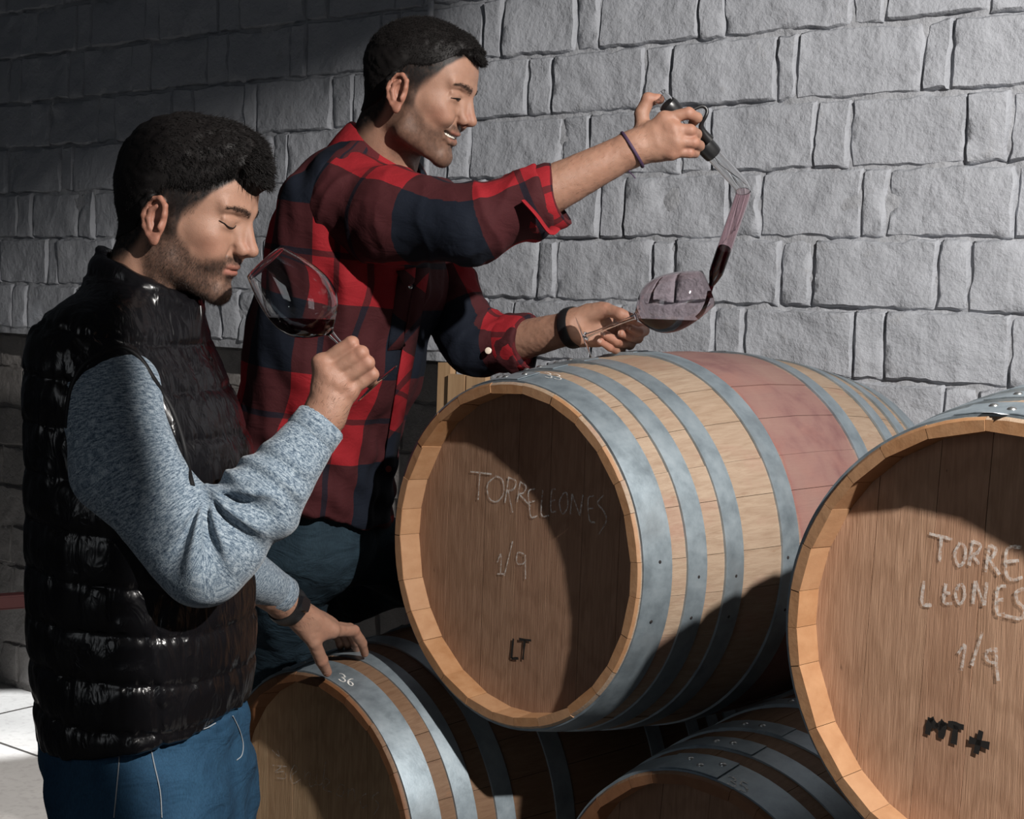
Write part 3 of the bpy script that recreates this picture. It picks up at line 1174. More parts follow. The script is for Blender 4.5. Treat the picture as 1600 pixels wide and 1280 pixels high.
# bowl profile: distance from the rim along the axis, radius (outer)
BOWL = [(0.0, .0335), (.02, .0410), (.04, .0470), (.06, .0510), (.078, .0520), (.095, .0490), (.110, .0420), (.122, .0310), (.130, .0200), (.136, .0095), (.141, .0052)]


def bowl_r(x):
    return float(np.interp(x, [b[0] for b in BOWL], [b[1] for b in BOWL]))


def wine_glass(rim, foot, fill, label, sc=1.0, film=False):
    """rim and foot centres in the room; fill = height of the wine surface"""
    rim, foot = Vector(rim), Vector(foot)
    ax = (rim - foot).normalized()
    L = (rim - foot).length
    q = ax.to_track_quat('Z', 'Y').to_matrix().to_4x4()
    M = Matrix.Translation(foot) @ q
    root = empty('wine_glass', mat=M)
    tag(root, label, 'glass')
    s = L / 0.240
    xs = [b[0] for b in BOWL]
    XX = np.concatenate([np.linspace(0, .12, 22), np.linspace(.122, .141, 8)])
    sp = np.array(spline([np.array(b) for b in BOWL], 10))
    def rr(x): return float(np.interp(x, sp[:, 0], sp[:, 1]))
    th = 0.0011
    prof = [(rr(x) * s, L - x * s) for x in XX]                       # outside, rim to stem
    inner = [((rr(x) - th - (0.0012 if x > .12 else 0)) * s, L - x * s) for x in XX if x < .134] + [(0.0, L - .1345 * s)]
    V, F = lathe(prof[::-1] + [((.0335 - th * .5) * s, L + .0004)] + inner, 64)
    link('bowl', mesh_py('bowl', V, F, True, 80), M_PINK_LIGHT if film else M_GLASS, root)
    st = [(.0052 * s, L - .141 * s), (.0040 * s, L - .150 * s), (.0034 * s, L - .17 * s), (.0034 * s, .022), (.0050 * s, .010), (.0105 * s, .0048)]
    V, F = lathe([(0, L - .1395 * s)] + st + [(0, .004)], 24)
    link('stem', mesh_py('stem', V, F, True, 80), M_GLASS, root)
    ft = [(0, .0058), (.0105 * s, .0048), (.022 * s, .0030), (.0385 * s, .0014), (.0395 * s, .0008), (.0385 * s, .0002), (.015 * s, .0012), (0, .0018)]
    V, F = lathe(ft, 64)
    link('foot', mesh_py('foot', V, F, True, 60), M_GLASS, root)
    # the wine: the inside of the bowl cut by the level plane
    bm = bmesh.new()
    pr = [((rr(x) - th * .60 - (0.0012 if x > .12 else 0)) * s, L - x * s) for x in XX if x < .134] + [(0.0, L - .1343 * s)]
    V, F = lathe([(0, pr[0][1])] + pr, 64)
    vs = [bm.verts.new(M @ Vector(v)) for v in V]
    for f in F: bm.faces.new([vs[i] for i in f])
    lev = float(fill)
    bmesh.ops.bisect_plane(bm, geom=bm.verts[:] + bm.edges[:] + bm.faces[:], plane_co=(0, 0, lev), plane_no=(0, 0, 1), clear_outer=True)
    bmesh.ops.holes_fill(bm, edges=[e for e in bm.edges if e.is_boundary], sides=0)
    bmesh.ops.recalc_face_normals(bm, faces=bm.faces[:])
    bmesh.ops.transform(bm, matrix=M.inverted(), verts=bm.verts[:])
    me = bpy.data.meshes.new('wine'); bm.to_mesh(me); bm.free()
    me.polygons.foreach_set('use_smooth', np.full(len(me.polygons), True))
    me.set_sharp_from_angle(angle=math.radians(40))
    link('wine', me, M_WINE, root)['label'] = 'dark red wine'
    return root, M, lev


_tl = NT('faintly_tinted_glass')
_tl.set(Base_Color=(0.94, 0.86, 0.88), Roughness=0.0, IOR=1.42)
_tl.b.inputs['Transmission Weight'].default_value = 1.0
M_PINK_LIGHT = _tl.m

G1Y, G2Y = 2.02, 2.62
G1, _m1, _l1 = wine_glass(W(413, 409, G1Y - .006), W(590, 600, G1Y + .004), W(470, 497, G1Y)[2], 'wine glass tilted under the nose of the man in the black vest')
G2, _m2, _l2 = wine_glass(W(1107, 450, G2Y), W(911, 527, G2Y + .015), W(1040, 499, G2Y)[2], 'wine glass being filled from the glass pipette above the barrel', film=True)


def pipette():
    Yt, Yb = 2.425, 2.60
    p0 = W(1030, 149, Yt - .005); p1 = W(1164, 296, 2.49); p2 = W(1112, 446, Yb)
    root = empty('wine_pipette', loc=tuple(p2))
    tag(root, 'bent glass wine pipette with black rubber sleeve pouring into the glass', 'pipette')
    o = np.array(p2)
    def lerp(a, b, t): return a + (b - a) * t
    # centre line with a rounded bend
    A = [lerp(p0, p1, t) for t in np.linspace(0, .93, 12)]
    B = [lerp(p1, p2, t) for t in np.linspace(.08, 1, 14)]
    bend = [(1 - t) ** 2 * A[-1] + 2 * t * (1 - t) * p1 + t * t * B[0] for t in np.linspace(.2, .8, 4)]
    path = A + bend + B
    R = 0.0128
    def sweep(name, pts, rad, mat, thick=0.0013, seg=28):
        n = len(pts)
        V, F = tube([p - o for p in pts], rad, seg, cap=False)
        V2, F2 = tube([p - o for p in pts], [max(r - thick, .0006) for r in rad], seg, cap=False)
        b = len(V)
        F = F + [tuple(b + i for i in f[::-1]) for f in F2]
        V = V + V2
        for k in range(seg):
            l = (k + 1) % seg
            F.append((k, b + k, b + l, l))
            e = (n - 1) * seg
            F.append((e + k, e + l, b + e + l, b + e + k))
        return link(name, mesh_py(name, V, F, True, 50), mat, root)
    nA = len(A) + 2
    up = path[:nA + 1]
    sweep('glass_tube', up, [R] * len(up), M_GLASS)
    lo = path[nA:]
    m = len(lo)
    rl = [R if i < m - 4 else (R * (1.0, .97, .70, .34)[i - (m - 4)]) for i in range(m)]
    sweep('glass_tube', lo, rl, M_PINK)
    # wine standing in the lower limb
    wp = [lerp(p1, p2, t) for t in np.linspace(.60, .985, 12)]
    wr = [(R - .0008) if t < .84 else (R - .0008) * np.interp(t, [.84, .90, .95, 1], [1, .80, .55, .30]) for t in np.linspace(.60, .985, 12)]
    V, F = tube([p - o for p in wp], wr, 24)
    link('wine', mesh_py('wine', V, F, True, 50), M_WINE, root)['label'] = 'dark red wine standing in the tube'
    rub = plain('black_rubber', (0.012, 0.012, 0.013), 0.38)
    for t0, t1, nm in ((.085, .19, 'end_sleeve'), (.475, .625, 'grip_sleeve')):
        pts = [lerp(p0, p1, t) for t in np.linspace(t0, t1, 6)]
        V, F = tube([p - o for p in pts], [R * 1.12, R * 1.24, R * 1.25, R * 1.25, R * 1.24, R * 1.16], 28)
        link(nm, mesh_py(nm, V, F, True, 50), rub, root)
    # the finger hook
    hk = [W(1108, 219, 2.44), W(1101, 210, 2.435), W(1096, 200, 2.43), W(1097, 192, 2.425), W(1102, 183, 2.42), W(1105, 174, 2.42), W(1102, 168, 2.42), W(1096, 166, 2.42), W(1088, 169, 2.42), W(1081, 172, 2.42)]
    P = [p - o for p in spline(hk, 5)]
    n = len(P)
    V, F = tube(P, [float(np.interp(i / n, [0, .15, .35, 1], [.009, .006, .0031, .0028])) for i in range(n)], 12)
    link('finger_hook', mesh_py('finger_hook', V, F, True, 50), rub, root)
    # the stream leaving the tip
    a = np.array(p2); b = W(1089, 497, 2.615)
    st = spline([a + np.array((0, 0, .004)), W(1108, 459, 2.603), W(1104, 473, 2.608), W(1097, 488, 2.613), b], 5)
    n = len(st)
    V, F = tube([p - a for p in st], [float(np.interp(i / n, [0, .2, .5, 1], [.0052, .0042, .0034, .0046])) for i in range(n)], 12)
    s = link('wine_stream', mesh_py('wine_stream', V, F, True, 60), M_WINE)
    s.location = tuple(a)
    tag(s, 'thin stream of red wine falling from the pipette tip into the glass', 'wine')
    # a film of wine run down the glass wall to the pool
    return root


pipette()

# ------------------------------------------------------------------ people: shared tools
def frame(yaw, pitch, roll=0.0):
    """columns: facing, left, up; yaw turns towards the camera, pitch bows the head"""
    f0 = np.array((math.cos(yaw), -math.sin(yaw), 0)); z = np.array((0, 0, 1.0))
    f = f0 * math.cos(pitch) - z * math.sin(pitch)
    u = z * math.cos(pitch) + f0 * math.sin(pitch)
    l = np.cross(u, f)
    if roll:
        l, u = l * math.cos(roll) + u * math.sin(roll), u * math.cos(roll) - l * math.sin(roll)
    return np.stack([f, l, u], 1)


def vnormals(V, Fq):
    a, b, c = V[Fq[:, 0]], V[Fq[:, 1]], V[Fq[:, 2]]
    fn = np.cross(b - a, c - a)
    N = np.zeros_like(V)
    for k in range(Fq.shape[1]): np.add.at(N, Fq[:, k], fn)
    return N / (np.linalg.norm(N, axis=1, keepdims=True) + 1e-12)


def strands(P, D, length, width, bend=None):
    """short tapered hairs: P roots, D unit directions"""
    n = len(P)
    L = (np.asarray(length) * np.ones(n))[:, None]
    r = rng.normal(size=(n, 3)); s = np.cross(D, r); s /= np.linalg.norm(s, axis=1, keepdims=True) + 1e-9
    s2 = np.cross(D, s)
    w = width
    mid = P + D * L * .55
    tip = P + D * L
    if bend is not None:
        tip = tip + bend * L * .35; mid = mid + bend * L * .08
    V = np.stack([P + s * w, P - s * w * .5 + s2 * w * .8, P - s * w * .5 - s2 * w * .8, mid + s * w * .8, mid - s * w * .4 + s2 * w * .64, mid - s * w * .4 - s2 * w * .64, tip], 1).reshape(-1, 3)
    b = (np.arange(n) * 7)[:, None]
    F = []
    for q in ((0, 1, 4, 3), (1, 2, 5, 4), (2, 0, 3, 5)):
        F.append(b + np.array(q)[None])
    F = np.concatenate(F)
    T = np.concatenate([b + np.array(q)[None] for q in ((3, 4, 6), (4, 5, 6), (5, 3, 6))])
    F = np.concatenate([np.concatenate([F[:, :3], F[:, [0, 2, 3]]]), T])
    return V, F


def ear(F, s, c=(-.008, .0725, -.010), size=1.0):
    o = np.array((c[0], s * c[1], c[2]))
    e3 = np.array((-.30, s * .95, .05)); e3 /= np.linalg.norm(e3)
    up = np.array((-.16, 0, .99)); e2 = up - e3 * (up @ e3); e2 /= np.linalg.norm(e2)
    e1 = np.cross(e2, e3) * s; e1 /= np.linalg.norm(e1)
    if e1[0] < 0: e1 = -e1
    def T(a, b, h): return o + (e1 * a + e2 * b + e3 * h) * size
    R = np.stack([e1, e2, e3], 1)
    F.u(ell(T(-.001, .003, .004), np.array((.0175, .030, .0055)) * size, R), .004)
    F.s(ell(T(.002, .002, .0125), np.array((.0125, .022, .0075)) * size, R), .003)
    hx = [(.010, -.002, .006), (.0135, .010, .008), (.0125, .022, .009), (.003, .031, .010), (-.009, .029, .011), (-.0165, .018, .0115), (-.0175, .004, .011), (-.014, -.010, .009), (-.007, -.020, .007), (.000, -.026, .005)]
    P = [T(*q) for q in hx]
    for i in range(len(P) - 1):
        F.u(cone(P[i], P[i + 1], .0037 * size, .0037 * size), .0025)
    ah = [T(.000, .020, .009), T(-.008, .013, .010), T(-.0095, .001, .010), T(-.005, -.012, .008)]
    for i in range(3):
        F.u(cone(ah[i], ah[i + 1], .0034 * size, .0034 * size), .003)
    F.u(ell(T(.0105, -.006, .008), np.array((.0042, .0065, .0045)) * size, R), .003)
    F.u(ell(T(.002, -.0245, .0045), np.array((.0085, .0095, .0048)) * size, R), .004)
    F.s(ell(T(.0035, -.003, .0075), np.array((.0062, .0085, .0080)) * size, R), .0025)


def warper(R, O, front=.88, back=1.08):
    """head coordinates to the room, with the depth of face and skull fitted to the man"""
    def tw(P):
        P = np.array(P, float)
        P[:, 0] = np.where(P[:, 0] > 0, P[:, 0] * front, P[:, 0] * back)
        return P @ R.T + O
    return tw


def head_field(neck_base, smile=False, jaw=0.0, nose=1.0, slim=1.0):
    F = Field()
    j = jaw
    F.u(ell((-.008, 0, .042), (.096, .0740, .087)))
    F.u(ell((.036, 0, .050), (.058, .060, .058)), .02)
    F.u(ell((.034, 0, -.008), (.058, .0625 * slim, .060)), .02)
    F.u(ell((.030, 0, -.045 - j * .5), (.056, .0555 * slim, .046)), .02)
    F.u(ell((.058, 0, -.046), (.038, .036 * slim, .040)), .016)
    for s in (-1, 1):
        F.u(cone((.006, s * .052 * slim, -.010), (.010, s * .048 * slim, -.056 - j), .014, .0140), .02)
        F.u(cone((.010, s * .047 * slim, -.060 - j), (.080, s * .013, -.084 - j), .0150, .0120), .022)
        F.u(ell((.058, s * .045 * slim, -.006), (.024, .0150, .0150)), .018)
        F.u(cone((.0925, s * .011, .0365), (.074, s * .046, .0395), .0085, .0080), .012)
        F.s(ell((.100, s * .0315, .0195), (.0185, .0150, .0110)), .014)
        F.u(ell((.0750, s * .0315, .0190), (.0140, .0150, .0112)), .0045)
        F.u(cone((.0865, s * .020, .0235), (.0785, s * .046, .0220), .0026, .0026), .006)     # upper lid fold
        F.u(cone((.0855, s * .019, .0105), (.0775, s * .045, .0120), .0032, .0032), .008)      # lower lid
        if smile:
            F.u(ell((.076, s * .036, -.020), (.019, .015, .014)), .016)
        else:
            F.u(ell((.072, s * .034, -.026), (.018, .015, .020)), .016)
    F.u(ell((.086, 0, -.082 - j), (.0155, .0195, .0150)), .014)
    F.u(cone((.0905, 0, .033), (.1125, 0, -.004), .0062, .0086), .010)
    for s in (-1, 1):
        F.u(cone((.0850, s * .0095, .024), (.0980, s * .0105, -.008), .0075, .0085), .009)
    F.u(ell((.1165, 0, -.0110), (.0112, .0090, .0090)), .006)
    F.u(cone((.116, 0, -.0125), (.103, 0, -.0225), .0058, .0050), .005)
    for s in (-1, 1):
        F.u(ell((.1030, s * .0118, -.0145), (.0125, .0066, .0085)), .0050)
        F.s(ell((.1065, s * .0066, -.0222), (.0066, .0032, .0040)), .003)
        F.s(cone((.0945, s * .0205, -.014), (.085, s * .0290, -.036), .0008, .0010), .007)      # nose-to-mouth fold
    if smile:
        # lips drawn back over the teeth
        up = [(.0700, .0355, -.0352), (.0845, .0270, -.0378), (.0945, .0150, -.0392), (.0985, 0, -.0398)]
        lo = [(.0700, .0355, -.0372), (.0835, .0265, -.0475 - j), (.0930, .0145, -.0520 - j), (.0970, 0, -.0535 - j)]
        md = [(.0725, .0352, -.0362, .0010), (.0880, .0268, -.0426 - j * .5, .0034), (.0985, .0150, -.0456 - j * .5, .0047), (.1030, 0, -.0466 - j * .5, .0050)]
        for s in (-1, 1):
            for P, r in ((up, .0026), (lo, .0038)):
                for a, b in zip(P[:-1], P[1:]):
                    F.u(cone((a[0], s * a[1], a[2]), (b[0], s * b[1], b[2]), r * .85, r), .004)
        for s in (-1, 1):
            for a, b in zip(md[:-1], md[1:]):
                F.s(cone((a[0], s * a[1], a[2]), (b[0], s * b[1], b[2]), a[3], b[3]), .0016)
                F.s(cone((a[0] - .006, s * a[1] * .86, a[2]), (b[0] - .007, s * b[1] * .86, b[2]), a[3] * .8, b[3] * .85), .0016)
        F.s(ell((.107, 0, -.0660 - j), (.009, .016, .0045)), .008)
    else:
        F.u(ell((.0935, 0, -.0402), (.0090, .0215, .0046)), .006)
        F.u(ell((.0930, 0, -.0500), (.0088, .0185, .0054)), .006)
        F.s(ell((.1045, 0, -.0452), (.0115, .0250, .0007)), .0022)
        F.s(ell((.1045, 0, -.0635), (.009, .018, .0050)), .009)
    nb = np.asarray(neck_base, float)
    F.u(cone((-.026, 0, -.020), nb, .0545, .062), .022)
    d = nb - np.array((-.026, 0, -.02))
    for s in (-1, 1):
        F.u(cone((-.022, s * .058, -.018), nb + np.array((.048, s * .016, .012)), .0125, .0125), .018)
    F.u(ell(np.array((.030, 0, -.083)) + d * .42, (.016, .014, .016)), .016)
    F.mod(lambda P: noise3(P, 60, 41) * .0005)
    F.bare = list(F.ops)
    for s in (-1, 1): ear(F, s)
    return F


def skin_mat(name, sss=True):
    t = NT(name)
    col = t.n('ShaderNodeAttribute', attribute_name='Col').outputs['Color']
    v = t.coord()
    n = t.noise(v, 90, 3, .6)
    c = t.mix(0.22, col, t.ramp(n, [(0.3, (0.55, 0.50, 0.48)), (0.7, (1.1, 1.05, 1.02))]), 'MULTIPLY')
    vor = t.noise(v, 900, 2, .6)
    b = t.bump(vor, 0.38, 0.0012)
    b = t.bump(n, 0.10, 0.004, b)
    t.set(Base_Color=c, Roughness=0.50, Normal=b)
    t.b.inputs['Specular IOR Level'].default_value = 0.34
    if sss:
        t.b.inputs['Subsurface Weight'].default_value = 0.12
        t.b.inputs['Subsurface Radius'].default_value = (1.0, .35, .2)
        t.b.inputs['Subsurface Scale'].default_value = 0.006
    return t.m


SKIN_A = np.array((0.315, 0.176, 0.122))
M_SKIN = skin_mat('skin')
M_HAIR = plain('black_hair', (0.0060, 0.0048, 0.0046), 0.6, Specular_IOR_Level=0.22)
M_BEARD = plain('beard_hair', (0.030, 0.018, 0.013), 0.5)
M_BLACK = plain('black_strap', (0.010, 0.010, 0.011), 0.42)


def mixc(C, m, col):
    m = np.clip(m, 0, 1)[:, None]
    return C * (1 - m) + np.array(col) * m


def head_colors(V, hl, beard, fade, H):
    """skin tones in head coordinates: beard shadow, lips, brows, cropped sides"""
    x, y, z = V[:, 0], V[:, 1], V[:, 2]
    C = np.tile(SKIN_A, (len(V), 1))
    n = noise3(V, 260, 3)
    n2 = noise3(V, 90, 4)
    red = np.exp(-(((x - .108) / .014) ** 2 + (y / .014) ** 2 + ((z + .010) / .014) ** 2)) * .7
    red += np.exp(-(((x - .066) / .022) ** 2 + ((np.abs(y) - .045) / .02) ** 2 + ((z + .018) / .016) ** 2)) * .45
    bare = Field(); bare.ops = H.bare
    earm = sstep(.0008, .0028, bare.ev(V.astype(np.float32))) * (x < .015) * (np.abs(y) > .05)
    red += earm * .55
    C = mixc(C, red, (0.325, 0.125, 0.085))
    # beard
    line = np.interp(x, [-.02, .0, .012, .03, .05, .066, .078, .09], [.005, .000, -.006, -.022, -.037, -.043, -.038, -.030])
    line = np.where(np.abs(y) < .030, np.maximum(line, -.029), line)
    bm = sstep(.006, -.010, z - line) if False else 1 - sstep(-.010, .008, z - line)
    bm *= sstep(-.030, -.008, x + (z + .05) * .18)
    bm *= sstep(-.128, -.100, z)
    lips = np.exp(-(((z + .0455) / .0085) ** 2) ** 2) * (1 - sstep(.019, .026, np.abs(y))) * sstep(.088, .094, x)
    bm *= 1 - lips * .95
    nose = np.exp(-(((x - .110) / .012) ** 2 + (y / .014) ** 2 + ((z + .012) / .012) ** 2)); bm *= 1 - np.clip(nose * 1.4, 0, 1)
    chk = np.exp(-(((np.abs(y) - .020) / .008) ** 2 + ((z + .063) / .008) ** 2)); bm *= 1 - .35 * chk
    mu = np.exp(-(((z + .0325) / .0062) ** 2) ** 2) * (1 - sstep(.024, .032, np.abs(y))) * sstep(.080, .088, x) * (1 - np.clip(nose * 1.6, 0, 1))
    bm = np.maximum(bm, mu * 1.1)
    sb = sstep(-.006, .002, x) * (1 - sstep(.016, .024, x)) * sstep(-.03, -.02, z) * (1 - sstep(.045, .06, z)) * sstep(.045, .055, np.abs(y)) * (1 - earm)
    spk = np.clip(.90 + .16 * n + .08 * n2, 0, 1)
    C = mixc(C, np.clip(bm, 0, 1) * (1 - earm) * beard * spk, (0.034, 0.020, 0.015))
    C = mixc(C, sb * beard * 1.15 * spk, (0.026, 0.016, 0.012))
    C = mixc(C, lips * .8, (0.235, 0.085, 0.065))
    # cropped hair below the longer top
    h = z - np.interp(x, hl[0], hl[1])
    fd = np.interp(x, [.015, .055], [1.0, .28])
    hm = sstep(-fade * fd, -.022 * fd, h) * (1 - earm)
    C = mixc(C, hm * np.clip(.97 + .08 * n, 0, 1), (0.010, 0.008, 0.0075))
    # brows
    t = np.clip((np.abs(y) - .010) / .040, 0, 1)
    bz = np.interp(t, [0, .35, .75, 1], [.0355, .0395, .0400, .0375])
    br = np.exp(-((z - bz) / np.interp(t, [0, .4, 1], [.0042, .0036, .0020])) ** 2) * (np.abs(y) > .009) * (np.abs(y) < .052) * sstep(.055, .065, x)
    C = mixc(C, br * .8, (0.018, 0.012, 0.010))
    return C, np.clip(bm, 0, 1) * (1 - earm), br, earm


def make_hair(head, thick, lo, hi, h, extra=None, seed=0):
    """a coat of hair: the skull's own surface pushed out by thick(P)"""
    F = Field()
    F.ops = list(head.ops)
    if extra:
        for sh, k in extra: F.u(sh, k)
    F.mods = []
    base_ev = F.ev
    G = Field()
    G.ev = lambda P: base_ev(P) - thick(P)
    return G.mesh(lo, hi, h)


def to_mesh(name, V, Fq, base, mat, parent=None, col=None, uv=None):
    me = mesh_np(name, V - base, Fq)
    if col is not None:
        set_attr(me, 'Col', np.concatenate([col, np.ones((len(col), 1))], 1), 'FLOAT_COLOR')
    if uv is not None:
        set_attr(me, 'cloth', uv, 'FLOAT_VECTOR')
    o = link(name, me, mat)
    o.location = tuple(base)
    if parent is not None:
        o.location = (0, 0, 0)
        o.parent = parent
    return o


def merge(parts):
    V, Fq, C, b = [], [], [], 0
    for v, f, c in parts:
        V.append(v); Fq.append(f + b); C.append(c); b += len(v)
    return np.concatenate(V), np.concatenate(Fq), np.concatenate(C)


def py_part(name, VF, base, mat, parent, smooth=True, sharp=50):
    V = [np.array(v) - base for v in VF[0]]
    return link(name, mesh_py(name, V, VF[1], smooth, sharp), mat, parent)


def bounds(pts, pad):
    p = np.array(pts)
    return p.min(0) - pad, p.max(0) + pad


def hand_field(wrist, wr, fingers, thumb, fr=.0090, mk=.010, palm=None, arm=None):
    """wrist point; fingers = 4 lists of joints (MCP, PIP, DIP, tip); thumb = joints from its root"""
    F = Field()
    sz = [1.0, 1.05, 1.0, .86]
    for i, f in enumerate(fingers):
        s = fr * sz[i]
        F.u(cone(wrist, f[0], wr * .62, s * 1.32), .016)
    for i in range(3):
        F.u(cone(fingers[i][0], fingers[i + 1][0], fr * 1.12, fr * 1.08), .010)
        m0 = wrist * .45 + fingers[i][0] * .55; m1 = wrist * .45 + fingers[i + 1][0] * .55
        F.u(cone(m0, m1, fr * 1.2, fr * 1.2), .012)
    if palm is not None:
        for sh in palm: F.u(sh, .014)
    if arm is not None:
        F.u(arm, .018)
    for i, f in enumerate(fingers):
        s = fr * sz[i]
        G = [s * 1.10, s * 1.02, s * .90, s * .74]
        for k in range(len(f) - 1):
            F.u(cone(f[k], f[k + 1], G[k], G[k + 1]), .0045 if k == 0 else .0022)
    T = [fr * 1.45, fr * 1.22, fr * 1.12, fr * .88]
    for k in range(len(thumb) - 1):
        F.u(cone(thumb[k], thumb[k + 1], T[k], T[k + 1]), .011 if k == 0 else .003)
    F.mod(lambda P: noise3(P, 170, 21) * .00035 + noise3(P, 70, 22) * .0005)
    return F


def hand_mesh(F, pts, h=.0016, pad=.03):
    lo, hi = bounds(pts, pad)
    V, Fq = F.mesh(lo, hi, h)
    C = np.tile(SKIN_A, (len(V), 1))
    n = noise3(V, 45, 6)
    C = mixc(C, np.clip(.25 + .4 * n, 0, 1) * .5, (0.300, 0.145, 0.096))
    return V, Fq, C


def redden(C, V, pts, r, col=(0.325, 0.130, 0.090), amt=.55):
    for p in pts:
        d2 = ((V - p) ** 2).sum(1)
        C = mixc(C, np.exp(-d2 / r ** 2) * amt, col)
    return C


def nail(P, up, fwd, size, base, parent, mat):
    """a finger nail: small curved plate"""
    up = up / np.linalg.norm(up); fwd = fwd - up * (fwd @ up); fwd /= np.linalg.norm(fwd)
    s = np.cross(up, fwd)
    V, F = [], []
    for i in range(5):
        for j in range(5):
            a = (j / 4 - .5) * 1.5; t = i / 4 - .5
            w = size * (1 if i < 3 else .85)
            V.append(P + fwd * t * size * 1.35 + s * math.sin(a) * w * .75 + up * (math.cos(a) * w * .5 - w * .5 + .0004))
    for i in range(4):
        for j in range(4):
            F.append((i * 5 + j, i * 5 + j + 1, i * 5 + j + 6, i * 5 + j + 5))
    return py_part('nail', (V, F), base, mat, parent)


M_NAILSKIN = plain('finger_nail', (0.37, 0.225, 0.175), 0.3)


def lash_line(H, tw, pts, r=.0011, lift=.0004):
    """a thin line laid on the face"""
    P = np.array(spline(pts, 6), np.float32)
    for _ in range(6):
        d = H.ev(P)
        g = np.stack([H.ev(P + np.eye(3, dtype=np.float32)[k] * .0008) - d for k in range(3)], 1) / .0008
        g /= np.linalg.norm(g, axis=1, keepdims=True) + 1e-9
        P = (P - g * (d - lift)[:, None] * .8).astype(np.float32)
    n = len(P)
    return tube(list(tw(P)), [r * (.45 + .55 * math.sin(math.pi * min(max(i / (n - 1), .06), .94))) for i in range(n)], 6)

# ------------------------------------------------------------------ the man in the black vest
def mat_quilt():
    t = NT('black_nylon')
    v = t.coord()
    n = t.noise(t.coord((1.0, 1.0, .45)), 40, 3, .5, .6)
    n = t.math('POWER', t.math('SUBTRACT', 1.0, t.math('ABSOLUTE', t.math('MULTIPLY', t.math('SUBTRACT', n, .5), 3.2)), None, True), 3.0)
    b = t.bump(n, 0.16, 0.006)
    t.set(Base_Color=(0.0048, 0.0046, 0.0056), Roughness=0.27, Normal=b)
    t.b.inputs['Specular IOR Level'].default_value = 0.36
    return t.m


def mat_heather():
    t = NT('heather_jersey')
    v = t.coord((420, 95, 1), attr='cloth')
    n = t.noise(v, 1.0, 4, .7)
    v2 = t.coord((500, 500, 500))
    n2 = t.noise(v2, 1.0, 2, .6)
    f = t.math('ADD', t.math('MULTIPLY', n, .7), t.math('MULTIPLY', n2, .3))
    c = t.ramp(f, [(0.36, (0.024, 0.040, 0.068)), (0.47, (0.118, 0.160, 0.205)), (0.60, (0.33, 0.385, 0.43))])
    b = t.bump(n2, 0.4, 0.0015)
    t.set(Base_Color=c, Roughness=0.9, Normal=b)
    t.b.inputs['Specular IOR Level'].default_value = 0.15
    t.b.inputs['Sheen Weight'].default_value = 0.15
    return t.m


def mat_jeans(name, a, b_, scale=1.0):
    t = NT(name)
    n = t.noise(t.coord((9, 9, 4)), 1.0, 4, .6)
    f = t.noise(t.coord((700, 700, 120)), 1.0, 2, .6)
    c = t.ramp(n, [(0.3, a), (0.7, b_)])
    c = t.mix(.5, c, t.ramp(f, [(.3, (.5, .5, .5)), (.7, (1.25, 1.25, 1.25))]), 'MULTIPLY')
    bb = t.bump(f, .35, .0012)
    bb = t.bump(t.noise(t.coord((14, 14, 26)), 1.0, 3, .6, .8), .6, .012, bb)
    t.set(Base_Color=c, Roughness=0.85, Normal=bb)
    t.b.inputs['Specular IOR Level'].default_value = 0.2
    return t.m


M_QUILT = mat_quilt()
M_HEATHER = mat_heather()
M_JEANS1 = mat_jeans('blue_denim', (0.009, 0.032, 0.066), (0.022, 0.068, 0.125))
M_PIPING = plain('black_piping', (0.006, 0.006, 0.007), 0.6, Specular_IOR_Level=0.25)
M_SHOE = plain('brown_leather', (0.045, 0.024, 0.014), 0.45)
M_THREAD = plain('pale_thread', (0.26, 0.28, 0.30), 0.8)


def fit_loft(rows, Y, yaw, zfix=None):
    """rows: (py, left px, right px, half width across) -> loft stations"""
    st = []
    for py, l, r, b in rows:
        A, B = W(l, py, Y), W(r, py, Y)
        h = (B[0] - A[0]) / 2
        a2 = h * h - (b * math.sin(yaw)) ** 2
        a = math.sqrt(max(a2, (.45 * h) ** 2)) / math.cos(yaw)
        c = (A + B) / 2
        st.append((c[2], c[0], c[1], a, b))
    return st


def arm_uv(V, pts):
    """along / around coordinates for a sleeve that follows pts"""
    pts = np.array(pts)
    seg = np.linalg.norm(np.diff(pts, axis=0), axis=1)
    cum = np.concatenate([[0], np.cumsum(seg)])
    best = np.full(len(V), 1e9); t_ = np.zeros(len(V)); ang = np.zeros(len(V))
    for i in range(len(seg)):
        a, b = pts[i], pts[i + 1]
        d = (b - a) / seg[i]
        q = V - a
        tt = q @ d
        tt = np.clip(tt, 0 if i else -.1, seg[i] if i < len(seg) - 1 else seg[i] + .1)
        w = q - tt[:, None] * d
        dist = np.linalg.norm(w, axis=1)
        n0 = np.cross(d, (0, 1, 0)); n0 /= np.linalg.norm(n0)
        n1 = np.cross(d, n0)
        an = np.arctan2(w @ n0, w @ n1)
        m = dist < best
        best[m] = dist[m]; t_[m] = cum[i] + tt[m]; ang[m] = an[m]
    return t_, ang, best


def shoe(F, ankle, toe, r=.042):
    a = np.array(ankle); t = np.array(toe)
    F.u(cone((a[0], a[1], .055), (t[0], t[1], .038), .046, .036), .02)
    F.u(cone((a[0], a[1], .05), (a[0], a[1], .13), .044, .045), .02)
    F.i(lambda P: -P[:, 2] + .002)


